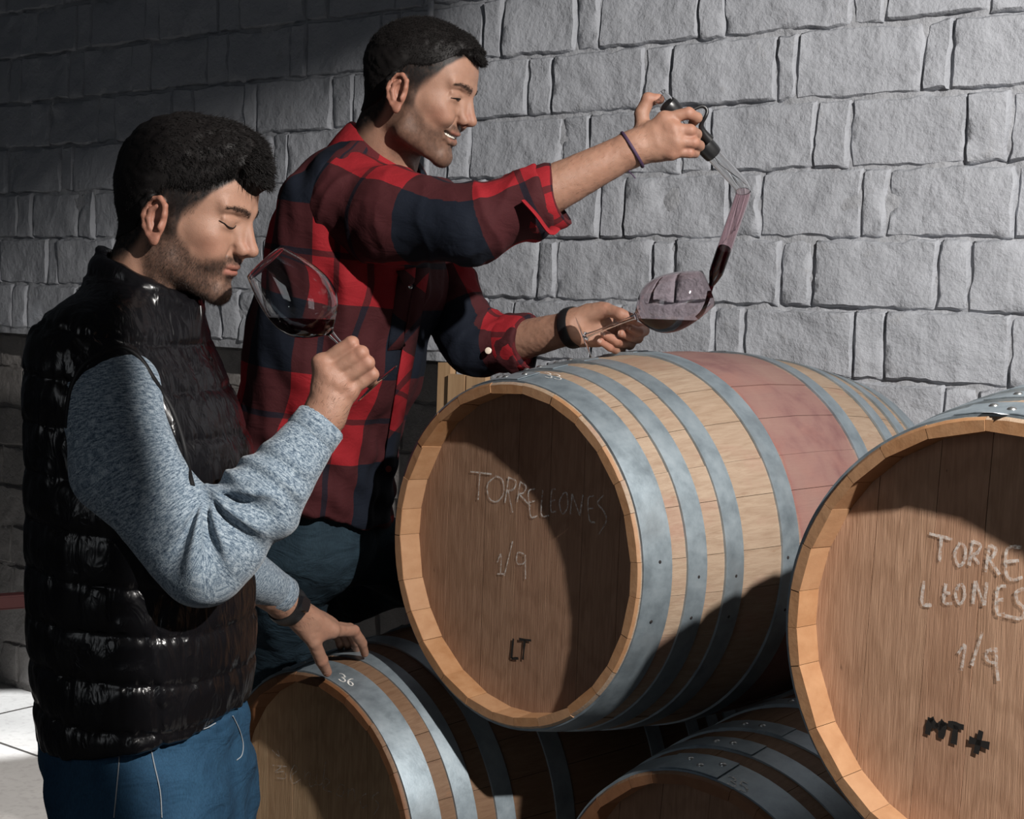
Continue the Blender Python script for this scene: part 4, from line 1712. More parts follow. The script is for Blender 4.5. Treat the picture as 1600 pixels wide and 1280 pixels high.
def man_vest():
    Y = 2.09
    yaw, pitch = math.radians(12), math.radians(17)
    R = frame(yaw, pitch, math.radians(0))
    O = W(257, 350, Y - .07) - R @ np.array((0, -.0725, -.010))
    O = O.astype(float)
    base = np.array((W(230, 1100, Y)[0], Y, 0.0))
    toL = lambda p: R.T @ (np.array(p) - O)
    nb_w = W(212, 500, Y + .005)
    nbl = toL(nb_w); nbl[0] /= 1.08
    H = head_field(nbl)
    hl = ([-.13, -.075, -.045, -.028, -.012, .02, .045, .06, .078, .095, .12], [-.070, -.060, -.035, .006, .038, .044, .054, .068, .092, .102, .105])
    V, Fq = H.mesh((-.125, -.105, -.185), (.135, .105, .145), .0017)
    C, bm, br, earm = head_colors(V, hl, .86, .060, H)
    N = vnormals(V, Fq)
    tw = warper(R, O)
    parts = [(tw(V), Fq, C)]
    # --- right hand round the stem
    wr = W(507, 650, 1.985)
    f = [[W(503, 568, 1.985), W(549, 537, 1.980), W(553, 551, 2.012), W(532, 551, 2.030)],
         [W(514, 585, 1.980), W(564, 552, 1.976), W(566, 567, 2.010), W(546, 566, 2.030)],
         [W(529, 599, 1.981), W(574, 567, 1.979), W(574, 583, 2.010), W(557, 582, 2.030)],
         [W(546, 612, 1.986), W(582, 585, 1.986), W(579, 598, 2.012), W(566, 597, 2.030)]]
    th = [W(505, 622, 2.010), W(515, 585, 2.030), W(532, 556, 2.036), W(545, 541, 2.030)]
    el = W(325, 885, 1.93)
    HF = hand_field(wr, .027, f, th, .0098, arm=cone(wr, wr + (el - wr) * .45, .0265, .033), palm=[ell((W(524, 602, 2.004)), (.030, .016, .034))])
    v, q, c = hand_mesh(HF, [p for ff in f for p in ff] + th + [wr, wr + (el - wr) * .40], .0016, .026)
    c = redden(c, v, [ff[1] for ff in f] + [ff[0] for ff in f], .012)
    parts.append((v, q, c))
    hair_roots = [(v, vnormals(v, q), wr)]
    # --- left hand on the barrel
    wl = W(447, 945, 2.54)
    f = [[W(519, 985, 2.60), W(553, 986, 2.66), W(566, 1006, 2.69), W(570, 1021, 2.71)],
         [W(517, 980, 2.63), W(546, 983, 2.71), W(556, 1003, 2.75), W(558, 1016, 2.77)],
         [W(511, 977, 2.66), W(535, 984, 2.74), W(543, 1003, 2.78), W(545, 1014, 2.80)],
         [W(505, 976, 2.69), W(523, 986, 2.75), W(530, 1002, 2.78), W(532, 1012, 2.80)]]
    th = [W(471, 978, 2.565), W(490, 1003, 2.575), W(502, 1032, 2.600), W(511, 1050, 2.625)]
    ell_ = W(310, 850, 2.36)
    HF = hand_field(wl, .029, f, th, .0102, arm=cone(wl, wl + (ell_ - wl) * .40, .0275, .032), palm=[ell(W(488, 975, 2.615), (.036, .045, .020)), cone(W(465, 967, 2.56), W(500, 992, 2.59), .019, .013)])
    v, q, c = hand_mesh(HF, [p for ff in f for p in ff] + th + [wl, wl + (ell_ - wl) * .38], .0018, .028)
    c = redden(c, v, [th[2], th[3], f[0][1]], .012)
    parts.append((v, q, c))
    hair_roots.append((v, vnormals(v, q), wl))
    thumb_l = th
    # --- hidden trunk, arms and legs under the clothes (one body)
    T = Field()
    hip = W(228, 1160, Y); chest = W(215, 640, Y)
    T.u(cone(nb_w + (0, 0, .02), chest, .050, .085), .03)
    T.u(cone(chest, hip, .085, .10), .03)
    shR, shL = W(175, 612, 1.975), W(200, 590, 2.24)
    T.u(cone(chest + (0, -.02, .05), shR, .06, .045), .03); T.u(cone(chest + (0, .02, .05), shL, .06, .045), .03)
    T.u(cone(shR, W(205, 735, 1.94), .044, .040), .02); T.u(cone(W(205, 735, 1.94), el, .040, .036), .02); T.u(cone(el, wr, .036, .024), .02)
    T.u(cone(shL, ell_, .048, .038), .02); T.u(cone(ell_, wl, .038, .026), .02)
    feet = []
    for s, dx in ((-1, .02), (1, -.02)):
        hp = np.array((hip[0] + dx, Y + s * .09, hip[2] - .03)); kn = np.array((hip[0] + .03 + dx, Y + s * .10, .50)); an = np.array((hip[0] - .01 + dx, Y + s * .11, .09))
        T.u(cone(hp, kn, .075, .052), .03); T.u(cone(kn, an, .052, .036), .02); T.u(cone(an, an + (.13, -.02, -.06), .036, .028), .02)
        feet.append((hp, kn, an))
    allp = [nb_w, wr, wl, shR, shL, hip, el] + [x for a in feet for x in a]
    lo, hi = bounds(allp, .17); lo[2] = -.01
    v, q = T.mesh(lo, hi, .010)
    parts.append((v, q, np.tile(SKIN_A, (len(v), 1))))
    VV, FF, CC = merge(parts)
    man = to_mesh('person', VV, FF, base, M_SKIN, None, CC)
    tag(man, 'man in black quilted vest and jeans sniffing a glass of red wine', 'person')
    # --- hair
    def thick(P):
        x, y, z = P[:, 0], P[:, 1], P[:, 2]
        h = z - np.interp(x, *hl)
        top = sstep(.03, .13, z)
        T_ = .0085 + .008 * top
        nn = noise3(P * np.array((.5, 1.3, 1.0)), 150, 5) * .0024 + noise3(P, 45, 6) * .0010
        t = .0016 + (T_ + nn * (.4 + .8 * top)) * sstep(-.004, .060, h) - .008 * (1 - sstep(-.004, .004, h))
        return t
    fr_R = frame(0, math.radians(22))
    extra = [(ell((.060, 0, .094), (.050, .045, .026), fr_R), .03), (ell((.086, -.002, .090), (.027, .040, .013), frame(0, math.radians(30))), .016)]
    v, q = make_hair(H, thick, (-.14, -.11, -.09), (.15, .11, .175), .0026, extra)
    hair = to_mesh('hair', tw(v), q, base, M_HAIR, man)
    n = vnormals(v, q)
    def grow(idx, ln, w, comb, up):
        P, Nn = v[idx], n[idx]
        D = Nn * up + comb + rng.normal(size=P.shape) * .22
        D /= np.linalg.norm(D, axis=1, keepdims=True)
        sv, sf = strands(tw(P - Nn * .001), D @ R.T, ln, w)
        return sv, sf
    out = H.ev(v.astype(np.float32)) > .0012
    idx = np.nonzero((n[:, 2] > -.2) & (v[:, 2] > .055) & out)[0]
    pick = rng.choice(idx, 9000)
    a1 = grow(pick, rng.uniform(.006, .014, 9000), .00032, np.array((.95, 0, .0)), .28)
    idx = np.nonzero((v[:, 0] > .080) & (v[:, 2] > .080) & out)[0]
    pick = rng.choice(idx, 900)
    a2 = grow(pick, rng.uniform(.010, .020, 900), .0006, np.array((.8, -.15, -.45)), .25)
    hh = v[:, 2] - np.interp(v[:, 0], *hl)
    pick = rng.choice(np.nonzero((v[:, 2] <= .065) & (hh > .0) & out)[0], 3000)
    a3 = grow(pick, rng.uniform(.003, .006, 3000), .00022, np.array((.2, 0, -.9)), .35)
    hs = V[:, 2] - np.interp(V[:, 0], *hl)
    pick = rng.choice(np.nonzero((hs > -.040) & (hs < .012) & (np.abs(V[:, 1]) > .03) & (V[:, 0] < .060) & ((V[:, 0] < .04) | (hs > -.010)) & (earm < .05))[0], 4200)
    keep = rng.random(4200) < sstep(-.040, -.004, hs[pick]) * .9 + .1
    pick = pick[keep]
    D = N[pick] * .5 + np.array((.15, 0, -.85)) + rng.normal(size=(len(pick), 3)) * .2
    D /= np.linalg.norm(D, axis=1, keepdims=True)
    a4 = strands(tw(V[pick] - N[pick] * .0004), D @ R.T, rng.uniform(.002, .0042, len(pick)), .00015)
    pick = rng.choice(np.nonzero((hh > -.002) & (hh < .020) & out & (v[:, 0] > -.03) & (v[:, 0] < .075))[0], 2600)
    a5 = grow(pick, rng.uniform(.005, .012, 2600), .00024, np.array((.45, 0, -.85)), .12)
    sv, sf, b_ = [], [], 0
    for q_ in (a1, a2, a3, a4, a5):
        sv.append(q_[0]); sf.append(q_[1] + b_); b_ += len(q_[0])
    sv = np.concatenate(sv); sf = np.concatenate(sf)
    link('hair_strands', mesh_np('hair_strands', sv - base, sf), M_HAIR, hair)['kind'] = 'stuff'
    # --- beard, brows, lashes
    Vh = parts[0][0]
    w = np.clip(bm, 0, 1) ** 1.5; w[V[:, 1] > .035] = 0; w /= w.sum()
    pick = rng.choice(len(V), 5200, p=w)
    D = N[pick] * .55 + np.array((.25, 0, -.85)) + rng.normal(size=(5200, 3)) * .25
    D /= np.linalg.norm(D, axis=1, keepdims=True)
    b1 = strands(Vh[pick] - N[pick] @ R.T * .0004, D @ R.T, rng.uniform(.002, .0045, 5200), .00014)
    link('beard', mesh_np('beard', b1[0] - base, b1[1]), M_BEARD, man)['kind'] = 'stuff'
    w = br.clip(0, 1) ** 1.5; w /= w.sum()
    pick = rng.choice(len(V), 520, p=w)
    D = N[pick] * .35 + np.stack([np.full(520, -.35), np.sign(V[pick, 1]) * .8, np.full(520, .15)], 1) + rng.normal(size=(520, 3)) * .12
    D /= np.linalg.norm(D, axis=1, keepdims=True)
    b1 = strands(Vh[pick], D @ R.T, rng.uniform(.003, .0055, 520), .0002)
    link('eyebrows', mesh_np('eyebrows', b1[0] - base, b1[1]), M_HAIR, man)
    for s, nm in ((-1, 'eyelashes'), (1, 'eyelashes')):
        pts = [(.0865, s * .0195, .0165), (.0885, s * .0260, .0132), (.0882, s * .0330, .0122), (.0850, s * .0400, .0132), (.0795, s * .0470, .0162), (.0735, s * .0520, .0180)]
        py_part(nm, lash_line(H, tw, pts, .0011), base, M_HAIR, man)
    def on_surface(pts, F, off=.0012):
        """slide points along the line of sight onto the field's surface"""
        out = []
        for px, py in pts:
            d = ray(px, py); d = d / np.linalg.norm(d)
            lam = 1.5
            o_ = np.array((0, 0, CAMH))
            for _ in range(200):
                p = o_ + d * lam
                e = float(F.ev(np.array([p], np.float32))[0])
                if e < off: break
                lam += min(max(e * .6, .0006), .02)
            out.append(p)
        return out
    # --- heather sweatshirt: two sleeves
    rp = [W(171, 622, 1.955), W(197, 735, 1.925), W(318, 880, 1.925), W(412, 778, 1.945), W(504, 658, 1.985)]
    rr = [.066, .068, .0590, .052, .0345]
    S = Field()
    S.u(ell(W(172, 616, 1.965), (.064, .067, .070)), .0)
    chain(S, rp, rr, .022)
    wdir = (rp[4] - rp[3]) / np.linalg.norm(rp[4] - rp[3])
    cuffc = W(505, 656, 1.985)
    S.i(lambda P: (P - cuffc) @ wdir)
    fanc = W(316, 772, 1.88)
    def wrink(P):
        t, a, d = arm_uv(P, rp)
        el_ = np.linalg.norm(rp[1] - rp[0]) + np.linalg.norm(rp[2] - rp[1])
        near = np.exp(-((t - el_) / .085) ** 2)
        q = P - fanc
        rad = np.linalg.norm(q[:, [0, 2]], axis=1); an = np.arctan2(q[:, 2], q[:, 0])
        w_ = sstep(-2.3, -1.9, an) * (1 - sstep(-.15, .45, an))
        s_ = np.sin(an * 10.5 + noise3(P, 14, 3) * 1.1)
        fan = (np.sign(s_) * np.abs(s_) ** .8) * np.exp(-((rad - .055) / .060) ** 2) * w_ * sstep(.012, .03, rad)
        low = noise3(P, 13, 7) * .006 + noise3(P, 30, 8) * .0025
        rings = np.sin((t - el_ - .10) * 190 + noise3(P, 20, 9) * 2.2) * sstep(el_ + .04, el_ + .09, t) * (1 - sstep(el_ + .15, el_ + .20, t))
        return (fan * .0085 + low * (.6 + near * .5) + rings * .0038 * sstep(-.3, .7, np.cos(a - .4))).astype(np.float32)
    S.mod(wrink)
    SR = S
    lo, hi = bounds(rp, .10)
    v, q = S.mesh(lo, hi, .0036)
    t, a, _ = arm_uv(v, spline(rp, 6))
    sw = to_mesh('sweatshirt', v, q, base, M_HEATHER, man, None, np.stack([t, a * .06, np.zeros(len(t))], 1))
    sw['label'] = 'heather grey blue sweatshirt sleeve'
    lp = [W(240, 640, 2.22), W(312, 850, 2.36), W(448, 936, 2.535)]
    S = Field()
    chain(S, lp, [.066, .052, .0315], .02)
    ld = (lp[2] - lp[1]) / np.linalg.norm(lp[2] - lp[1])
    lc = W(445, 932, 2.53)
    S.i(lambda P: (P - lc) @ ld)
    S.mod(lambda P: noise3(P, 22, 4) * .004)
    lo, hi = bounds(lp, .09)
    v, q = S.mesh(lo, hi, .0045)
    t, a, _ = arm_uv(v, lp)
    to_mesh('sleeve', v, q, base, M_HEATHER, sw, None, np.stack([t, a * .06, np.zeros(len(t))], 1))
    # cuff bands
    for c0, d, r0 in ((cuffc, wdir, .0350), (lc, ld, .0322)):
        p = [c0 - d * .002 + d * k for k in (-.030, -.027, -.015, -.003, .0)]
        V_, F_ = tube(p, [r0 * 1.02, r0 * 1.07, r0 * 1.05, r0 * 1.04, r0 * .98], 32, cap=False)
        o = py_part('cuff', (V_, F_), base, M_HEATHER, sw)
        set_attr(o.data, 'cloth', np.stack([np.repeat(np.arange(5) * .008, 32), np.tile(np.arange(32) * .006, 5), np.zeros(160)], 1), 'FLOAT_VECTOR')
    # --- quilted vest
    rows = [(446, 158, 292, 0.085), (462, 138, 300, 0.12), (483, 115, 300, 0.158), (517, 84, 308, 0.182), (567, 62, 325, 0.192), (630, 51, 355, 0.196), (692, 50, 381, 0.198), (780, 51, 391, 0.198), (900, 57, 388, 0.192), (975, 61, 390, 0.19), (1014, 64, 391, 0.188), (1061, 70, 387, 0.185), (1112, 79, 376, 0.182), (1150, 90, 368, 0.178)]
    tyaw = math.radians(-12)
    VF_ = Field()
    lf = loft(fit_loft(rows, Y, tyaw), tyaw, 2.25)
    VF_.u(lf)
    # open sides where the arms come out
    VF_.s(ell(W(197, 674, 1.87), (.080, .085, .112)), .010)
    # stand-up collar
    cb, ct = W(214, 505, Y), W(236, 418, Y + .005)
    cd = (ct - cb) / np.linalg.norm(ct - cb)
    VF_.u(cone(cb, ct, .090, .0790), .018)
    top_p = W(232, 428, Y)
    tl, tr_ = W(152, 383, Y), W(314, 472, Y)
    tn = np.cross(tr_ - tl, (0, 1, 0)); tn /= np.linalg.norm(tn); tn *= np.sign(tn[2])
    VF_.i(lambda P: (P - top_p) @ tn, .008)
    VF_.s(cone(cb + cd * .03, ct + cd * .06, .063, .0635), .004)
    hb, hf = W(84, 1140, Y), W(375, 1109, Y)
    hn = np.cross(hf - hb, (0, 1, 0)); hn /= np.linalg.norm(hn); hn *= -np.sign(hn[2])
    VF_.i(lambda P: (P - hb) @ hn, .008)
    seam_x = W(290, 1000, Y)[0]
    def quilt(P):
        u, vv, a, b = lf[0].params(P)
        z = P[:, 2] + .018 * (u / np.maximum(a, .05)) + noise3(P, 7, 2) * .004
        ph = (z - .905) / .0655
        dz = np.abs(ph - np.round(ph)) * .0655
        sx = np.abs(P[:, 0] - seam_x - .006 * np.sin(P[:, 2] * 30)) + 1.0 * (P[:, 1] > Y - .03) + 1.0 * (P[:, 2] > 1.08)
        ds = np.minimum(dz, sx)
        puff = -.0038 * np.exp(-(ds / .0045)) + .0008 * sstep(0, .03, dz)
        tcol = (P - cb) @ cd
        coll = sstep(.03, .05, tcol)
        dc = np.abs((tcol + .010) / .030 - np.round((tcol + .010) / .030)) * .030
        pc = .003 - .005 * np.exp(-(dc / .005))
        st_ = P * np.array((2.6, 2.6, .7))
        wr_ = (np.abs(noise3(st_, 30, 12)) - .35) * .0055 * np.exp(-ds / .022) + noise3(P, 50, 13) * .0012 + noise3(P, 11, 14) * .003
        return (puff * (1 - coll) + pc * coll + wr_).astype(np.float32)
    VF_.mod(quilt)
    lo, hi = bounds([W(30, 380, Y - .22), W(420, 1160, Y + .22), W(30, 1160, Y - .22), W(420, 380, Y + .22)], .02)
    v, q = VF_.mesh(lo, hi, .0042)
    vest = to_mesh('vest', v, q, base, M_QUILT, man)
    vest['label'] = 'black quilted vest'
    # armhole piping
    ah = [(104, 668), (110, 612), (134, 568), (180, 544), (214, 556), (244, 600), (269, 642), (286, 692), (294, 735), (300, 760)]
    both = Field()
    both.ev = lambda P: np.minimum(SR.ev(P), VF_.ev(P))
    P = on_surface(spline([np.array(p, float) for p in ah], 5), both, -.001)
    P = spline(P[::3], 3)
    py_part('armhole_piping', tube(P, .0042, 8), base, M_PIPING, vest)
    zp = [W(313, 478, Y - .02), W(314, 492, Y - .022), W(313, 500, Y - .022)]
    py_part('zip_pull', tube(spline(zp, 3), .0012, 6), base, M_BLACK, vest)
    # --- jeans
    J = Field()
    rows = [(1105, 84, 372, .165), (1150, 86, 376, .172), (1200, 92, 381, .178), (1240, 108, 384, .182), (1290, 132, 386, .182), (1340, 140, 386, .18)]
    J.u(loft(fit_loft(rows, Y, tyaw), tyaw, 2.3))
    for (hp, kn, an), s in zip(feet, (-1, 1)):
        k0 = np.array((kn[0], kn[1], .52))
        J.u(cone((hp[0] + .005, hp[1], .74), k0, .100, .080), .04)
        J.u(cone(k0, an + (0, 0, -.03), .080, .064), .03)
    J.i(lambda P: .05 - P[:, 2])
    J.mod(lambda P: (noise3(P * np.array((.7, 1, 1.7)), 17, 31) * .007 + noise3(P, 38, 32) * .002).astype(np.float32))
    lo, hi = bounds([W(84, 1105, Y - .2), W(390, 1105, Y + .2), feet[0][2], feet[1][2]], .10); lo[2] = .03
    v, q = J.mesh(lo, hi, .006)
    jo = to_mesh('jeans', v, q, base, M_JEANS1, man)
    jo['label'] = 'blue jeans'
    for pts in ([(188, 1150), (186, 1190), (182, 1235), (178, 1278)], [(232, 1148), (240, 1190), (250, 1235), (253, 1278)], [(92, 1150), (125, 1153), (158, 1152), (187, 1148)],
                [(364, 1119), (374, 1140), (380, 1162), (378, 1180), (370, 1188)], [(276, 1146), (300, 1143), (322, 1138), (337, 1130)]):
        P = on_surface(spline([np.array(p, float) for p in pts], 4), J)
        py_part('stitching', tube(P, .0008, 6), base, M_THREAD, jo)
    # hem of the sweatshirt showing under the vest
    # --- shoes
    SH = Field()
    for hp, kn, an in feet:
        shoe(SH, (an[0] - .01, an[1]), (an[0] + .17, an[1] - .03))
    lo, hi = bounds([f_[2] for f_ in feet], .09); hi[0] += .16; lo[2] = -.01; hi[2] = .19
    v, q = SH.mesh(lo, hi, .006)
    to_mesh('shoes', v, q, base, M_SHOE, man)
    # --- watch on the left wrist
    wc = W(449, 946, 2.545)
    d = (wl - ell_) / np.linalg.norm(wl - ell_)
    p = [wc + d * k for k in (-.014, -.013, -.006, .006, .013, .014)]
    wrap = py_part('wristwatch', tube(p, [.0305, .0345, .0362, .0362, .0345, .0305], 36, cap=False), base, M_BLACK, man)
    wrap['label'] = 'black wristwatch'
    up = np.array((.25, -.75, .45)); up = up - d * (up @ d); up /= np.linalg.norm(up)
    sd_ = np.cross(d, up)
    V_ = []
    for k in (0, 1):
        for i in range(24):
            a = 2 * math.pi * i / 24
            sq = 1 / max(abs(math.cos(a)), abs(math.sin(a))) ** .6
            V_.append(wc + up * (.0335 + .007 * k) + (d * math.cos(a) + sd_ * math.sin(a)) * .0135 * sq * (1 - .12 * k))
    F_ = [(i, (i + 1) % 24, 24 + (i + 1) % 24, 24 + i) for i in range(24)] + [tuple(range(24, 48))]
    py_part('watch_case', (V_, F_), base, plain('watch_glass', (0.012, 0.012, 0.014), .15), wrap, True, 40)
    # thumb nail
    tipd = thumb_l[3] - thumb_l[2]
    nail(thumb_l[3] + np.array((-.001, -.0080, .0015)) - tipd * .12, np.array((-.1, -.95, .25)), tipd, .0085, base, man, M_NAILSKIN)
    # arm hair on wrists and hands
    for v, n, wp in hair_roots:
        m = np.nonzero((np.linalg.norm(v - wp, axis=1) < .055) & (n[:, 1] < .1))[0]
        pick = rng.choice(m, 260)
        D = n[pick] * .3 + (d if wp is wl else wdir) * .8 + rng.normal(size=(260, 3)) * .25
        D /= np.linalg.norm(D, axis=1, keepdims=True)
        b1 = strands(v[pick], D, rng.uniform(.006, .011, 260), .00010)
        link('arm_hair', mesh_np('arm_hair', b1[0] - base, b1[1]), M_BEARD, man)['kind'] = 'stuff'
    return man


man_vest()

# ------------------------------------------------------------------ the man in the plaid shirt
def mat_plaid():
    t = NT('red_plaid_cotton')
    at = t.n('ShaderNodeAttribute', attribute_name='cloth')
    sep = t.n('ShaderNodeSeparateXYZ'); t.l(at.outputs['Vector'], sep.inputs[0])
    wob = t.math('MULTIPLY', t.math('SUBTRACT', t.noise(t.coord(), 18, 2), .5), .006)
    def bands(src, per, off, one=False):
        f = t.math('FRACT', t.math('ADD', t.math('DIVIDE', t.math('ADD', src, wob), per), off))
        if one:
            return t.ramp(f, [(0.0, (1, 1, 1)), (0.44, (0, 0, 0)), (0.70, (.85, .85, .85)), (0.735, (0, 0, 0))], 'CONSTANT')
        return t.ramp(f, [(0.0, (1, 1, 1)), (0.44, (0, 0, 0)), (0.590, (.85, .85, .85)), (0.630, (0, 0, 0)), (0.790, (.85, .85, .85)), (0.830, (0, 0, 0))], 'CONSTANT')
    a = bands(sep.outputs[0], .29, .10)
    b = bands(sep.outputs[1], .29, .33, True)
    red, maroon, navy = (0.235, 0.011, 0.016), (0.047, 0.0095, 0.0115), (0.0055, 0.0080, 0.0150)
    c = t.mix(a, t.mix(b, red, maroon), t.mix(b, maroon, navy))
    tw = t.noise(t.coord((900, 900, 900)), 1.0, 2)
    c = t.mix(.35, c, t.ramp(tw, [(.3, (.55, .55, .55)), (.7, (1.3, 1.3, 1.3))]), 'MULTIPLY')
    bb = t.bump(tw, .3, .001)
    bb = t.bump(t.noise(t.coord((20, 20, 32)), 1.0, 3, .6, .6), .35, .008, bb)
    t.set(Base_Color=c, Roughness=.85, Normal=bb)
    t.b.inputs['Specular IOR Level'].default_value = .2
    return t.m


M_PLAID = mat_plaid()
M_JEANS2 = mat_jeans('washed_denim', (0.009, 0.018, 0.027), (0.021, 0.041, 0.057))


def man_plaid():
    Y = 2.60
    yaw, pitch = math.radians(17), math.radians(19)
    R = frame(yaw, pitch)
    O = W(633, 150, Y - .07) - R @ np.array((0, -.0725, -.010))
    O = O.astype(float)
    tw = warper(R, O, .87, 1.12)
    hipc = W(490, 830, 2.84)
    base = np.array((hipc[0], hipc[1], 0.0))
    toL = lambda p: R.T @ (np.array(p) - O)
    nb_w = W(588, 268, 2.66)
    nbl = toL(nb_w); nbl[0] /= 1.12
    H = head_field(nbl, smile=True, jaw=.004)
    hl = ([-.13, -.075, -.045, -.028, -.012, .02, .045, .06, .072, .085, .12], [-.070, -.060, -.035, .006, .040, .048, .062, .078, .096, .104, .106])
    V, Fq = H.mesh((-.125, -.105, -.20), (.135, .105, .145), .0017)
    C, bm, br, earm = head_colors(V, hl, .68, .062, H)
    N = vnormals(V, Fq)
    parts = [(tw(V), Fq, C)]
    shR, elR, wrR = W(540, 302, 2.60), W(755, 350, 2.44), W(989, 232, 2.42)
    shL, elL, wrL = W(640, 330, 2.90), W(748, 548, 2.84), W(893, 512, 2.71)
    # --- right hand on the pipette
    f = [[W(1038, 187, 2.405), W(1076, 177, 2.398), W(1089, 184, 2.408), W(1082, 192, 2.420)],
         [W(1052, 203, 2.398), W(1078, 204, 2.396), W(1088, 210, 2.420), W(1078, 205, 2.445)],
         [W(1056, 221, 2.398), W(1084, 223, 2.397), W(1093, 228, 2.420), W(1083, 222, 2.446)],
         [W(1050, 238, 2.403), W(1077, 239, 2.402), W(1086, 240, 2.422), W(1078, 233, 2.446)]]
    th = [W(1004, 205, 2.430), W(1003, 177, 2.432), W(1013, 155, 2.430), W(1030, 155, 2.428)]
    HF = hand_field(wrR, .027, f, th, .0096, arm=cone(wrR, wrR + (elR - wrR) * .75, .0275, .0440), palm=[ell(W(1030, 222, 2.420), (.030, .018, .030))])
    v, q, c = hand_mesh(HF, [p for ff in f for p in ff] + th + [wrR, wrR + (elR - wrR) * .62], .0019, .045)
    c = redden(c, v, [x for ff in f for x in ff[:2]] + th[2:], .012)
    parts.append((v, q, c))
    roots = [(v, vnormals(v, q), wrR, elR)]
    # --- left hand holding the stem, palm towards us
    f = [[W(972, 500, 2.735), W(1006, 517, 2.712), W(998, 519, 2.680), W(984, 513, 2.664)],
         [W(968, 512, 2.742), W(996, 528, 2.715), W(984, 525, 2.680), W(971, 521, 2.664)],
         [W(957, 522, 2.742), W(984, 538, 2.718), W(963, 533, 2.678), W(944, 522, 2.666)],
         [W(944, 530, 2.738), W(970, 549, 2.716), W(953, 543, 2.682), W(938, 534, 2.668)]]
    th = [W(920, 488, 2.695), W(948, 484, 2.672), W(969, 491, 2.652), W(989, 498, 2.646)]
    HF = hand_field(wrL, .029, f, th, .0098, arm=cone(wrL, wrL + (elL - wrL) * .85, .030, .0420), palm=[ell(W(930, 507, 2.708), (.036, .022, .033)), cone(W(905, 495, 2.70), W(940, 485, 2.68), .017, .014), cone(W(910, 530, 2.70), W(935, 532, 2.70), .014, .012)])
    v, q, c = hand_mesh(HF, [p for ff in f for p in ff] + th + [wrL, wrL + (elL - wrL) * .70], .0019, .045)
    c = redden(c, v, [x for ff in f for x in ff[2:]] + th[1:], .013)
    parts.append((v, q, c))
    roots.append((v, vnormals(v, q), wrL, elL))
    fl, tl = f, th
    # --- hidden trunk and legs
    T = Field()
    chest = W(560, 420, 2.70)
    T.u(cone(nb_w, chest, .050, .085), .03); T.u(cone(chest, hipc, .085, .10), .03)
    for a, b, c_ in ((shR, elR, wrR), (shL, elL, wrL)):
        T.u(cone(chest + (a - chest) * .3, a, .06, .045), .03)
        T.u(cone(a, b, .046, .038), .02); T.u(cone(b, b + (c_ - b) * .5, .038, .034), .02)
    hpR, knR, anR = W(474, 850, 2.82), W(428, 1080, 3.06), np.array((-.60, 3.16, .10))
    hpL, knL, anL = W(540, 845, 2.93), W(668, 893, 3.02), W(500, 950, 3.20)
    T.u(cone(hpR, knR, .072, .052), .03); T.u(cone(knR, anR, .052, .036), .03); T.u(cone(anR, anR + (.12, -.05, -.06), .036, .026), .02)
    T.u(cone(hpL, knL, .060, .045), .03); T.u(cone(knL, anL, .045, .034), .03)
    lo, hi = bounds([nb_w, shR, elR, shL, elL, hipc, knR, anR, knL, anL], .15); lo[2] = -.01
    v, q = T.mesh(lo, hi, .011)
    parts.append((v, q, np.tile(SKIN_A, (len(v), 1))))
    VV, FF, CC = merge(parts)
    man = to_mesh('person', VV, FF, base, M_SKIN, None, CC)
    tag(man, 'smiling man in red plaid shirt pouring wine from a glass pipette', 'person')
    # --- cropped hair
    def thick(P):
        x, y, z = P[:, 0], P[:, 1], P[:, 2]
        h = z - np.interp(x, *hl)
        top = sstep(.04, .13, z)
        nn = noise3(P * np.array((.6, 1.2, 1)), 160, 5) * .0016
        return .0016 + (.0050 + nn) * sstep(-.004, .050, h) - .008 * (1 - sstep(-.004, .004, h)) - .003 * top
    extra = [(ell((.066, 0, .097), (.036, .046, .017), frame(0, math.radians(24))), .018), (ell((.088, 0, .094), (.020, .038, .010), frame(0, math.radians(36))), .010)]
    v, q = make_hair(H, thick, (-.14, -.11, -.09), (.15, .11, .165), .0026, extra)
    hair = to_mesh('hair', tw(v), q, base, M_HAIR, man)
    n = vnormals(v, q)
    out = H.ev(v.astype(np.float32)) > .0012
    def grow(Vs, Ns, idx, ln, w, comb, up):
        P, Nn = Vs[idx], Ns[idx]
        D = Nn * up + comb + rng.normal(size=P.shape) * .2
        D /= np.linalg.norm(D, axis=1, keepdims=True)
        return strands(tw(P - Nn * .0006), D @ R.T, ln, w)
    hh = v[:, 2] - np.interp(v[:, 0], *hl)
    A = [grow(v, n, rng.choice(np.nonzero((v[:, 2] > .055) & out)[0], 9000), rng.uniform(.004, .008, 9000), .00028, np.array((.6, 0, .1)), .6),
         grow(v, n, rng.choice(np.nonzero((v[:, 0] > .080) & (v[:, 2] > .082) & out)[0], 700), rng.uniform(.005, .010, 700), .0004, np.array((.8, 0, -.15)), .4),
         grow(v, n, rng.choice(np.nonzero((v[:, 2] <= .065) & out)[0], 2500), rng.uniform(.002, .004, 2500), .0002, np.array((.2, 0, -.9)), .4)]
    hs = V[:, 2] - np.interp(V[:, 0], *hl)
    pick = rng.choice(np.nonzero((hs > -.044) & (hs < .012) & (np.abs(V[:, 1]) > .03) & (V[:, 0] < .058) & ((V[:, 0] < .04) | (hs > -.010)) & (earm < .05))[0], 4000)
    pick = pick[rng.random(4000) < sstep(-.044, -.004, hs[pick]) * .9]
    A.append(grow(V, N, pick, rng.uniform(.0015, .003, len(pick)), .00013, np.array((.15, 0, -.85)), .5))
    A.append(grow(v, n, rng.choice(np.nonzero((hh > -.002) & (hh < .018) & out & (v[:, 0] > -.03) & (v[:, 0] < .07))[0], 2400), rng.uniform(.003, .008, 2400), .0002, np.array((.4, 0, -.85)), .12))
    sv, sf, b_ = [], [], 0
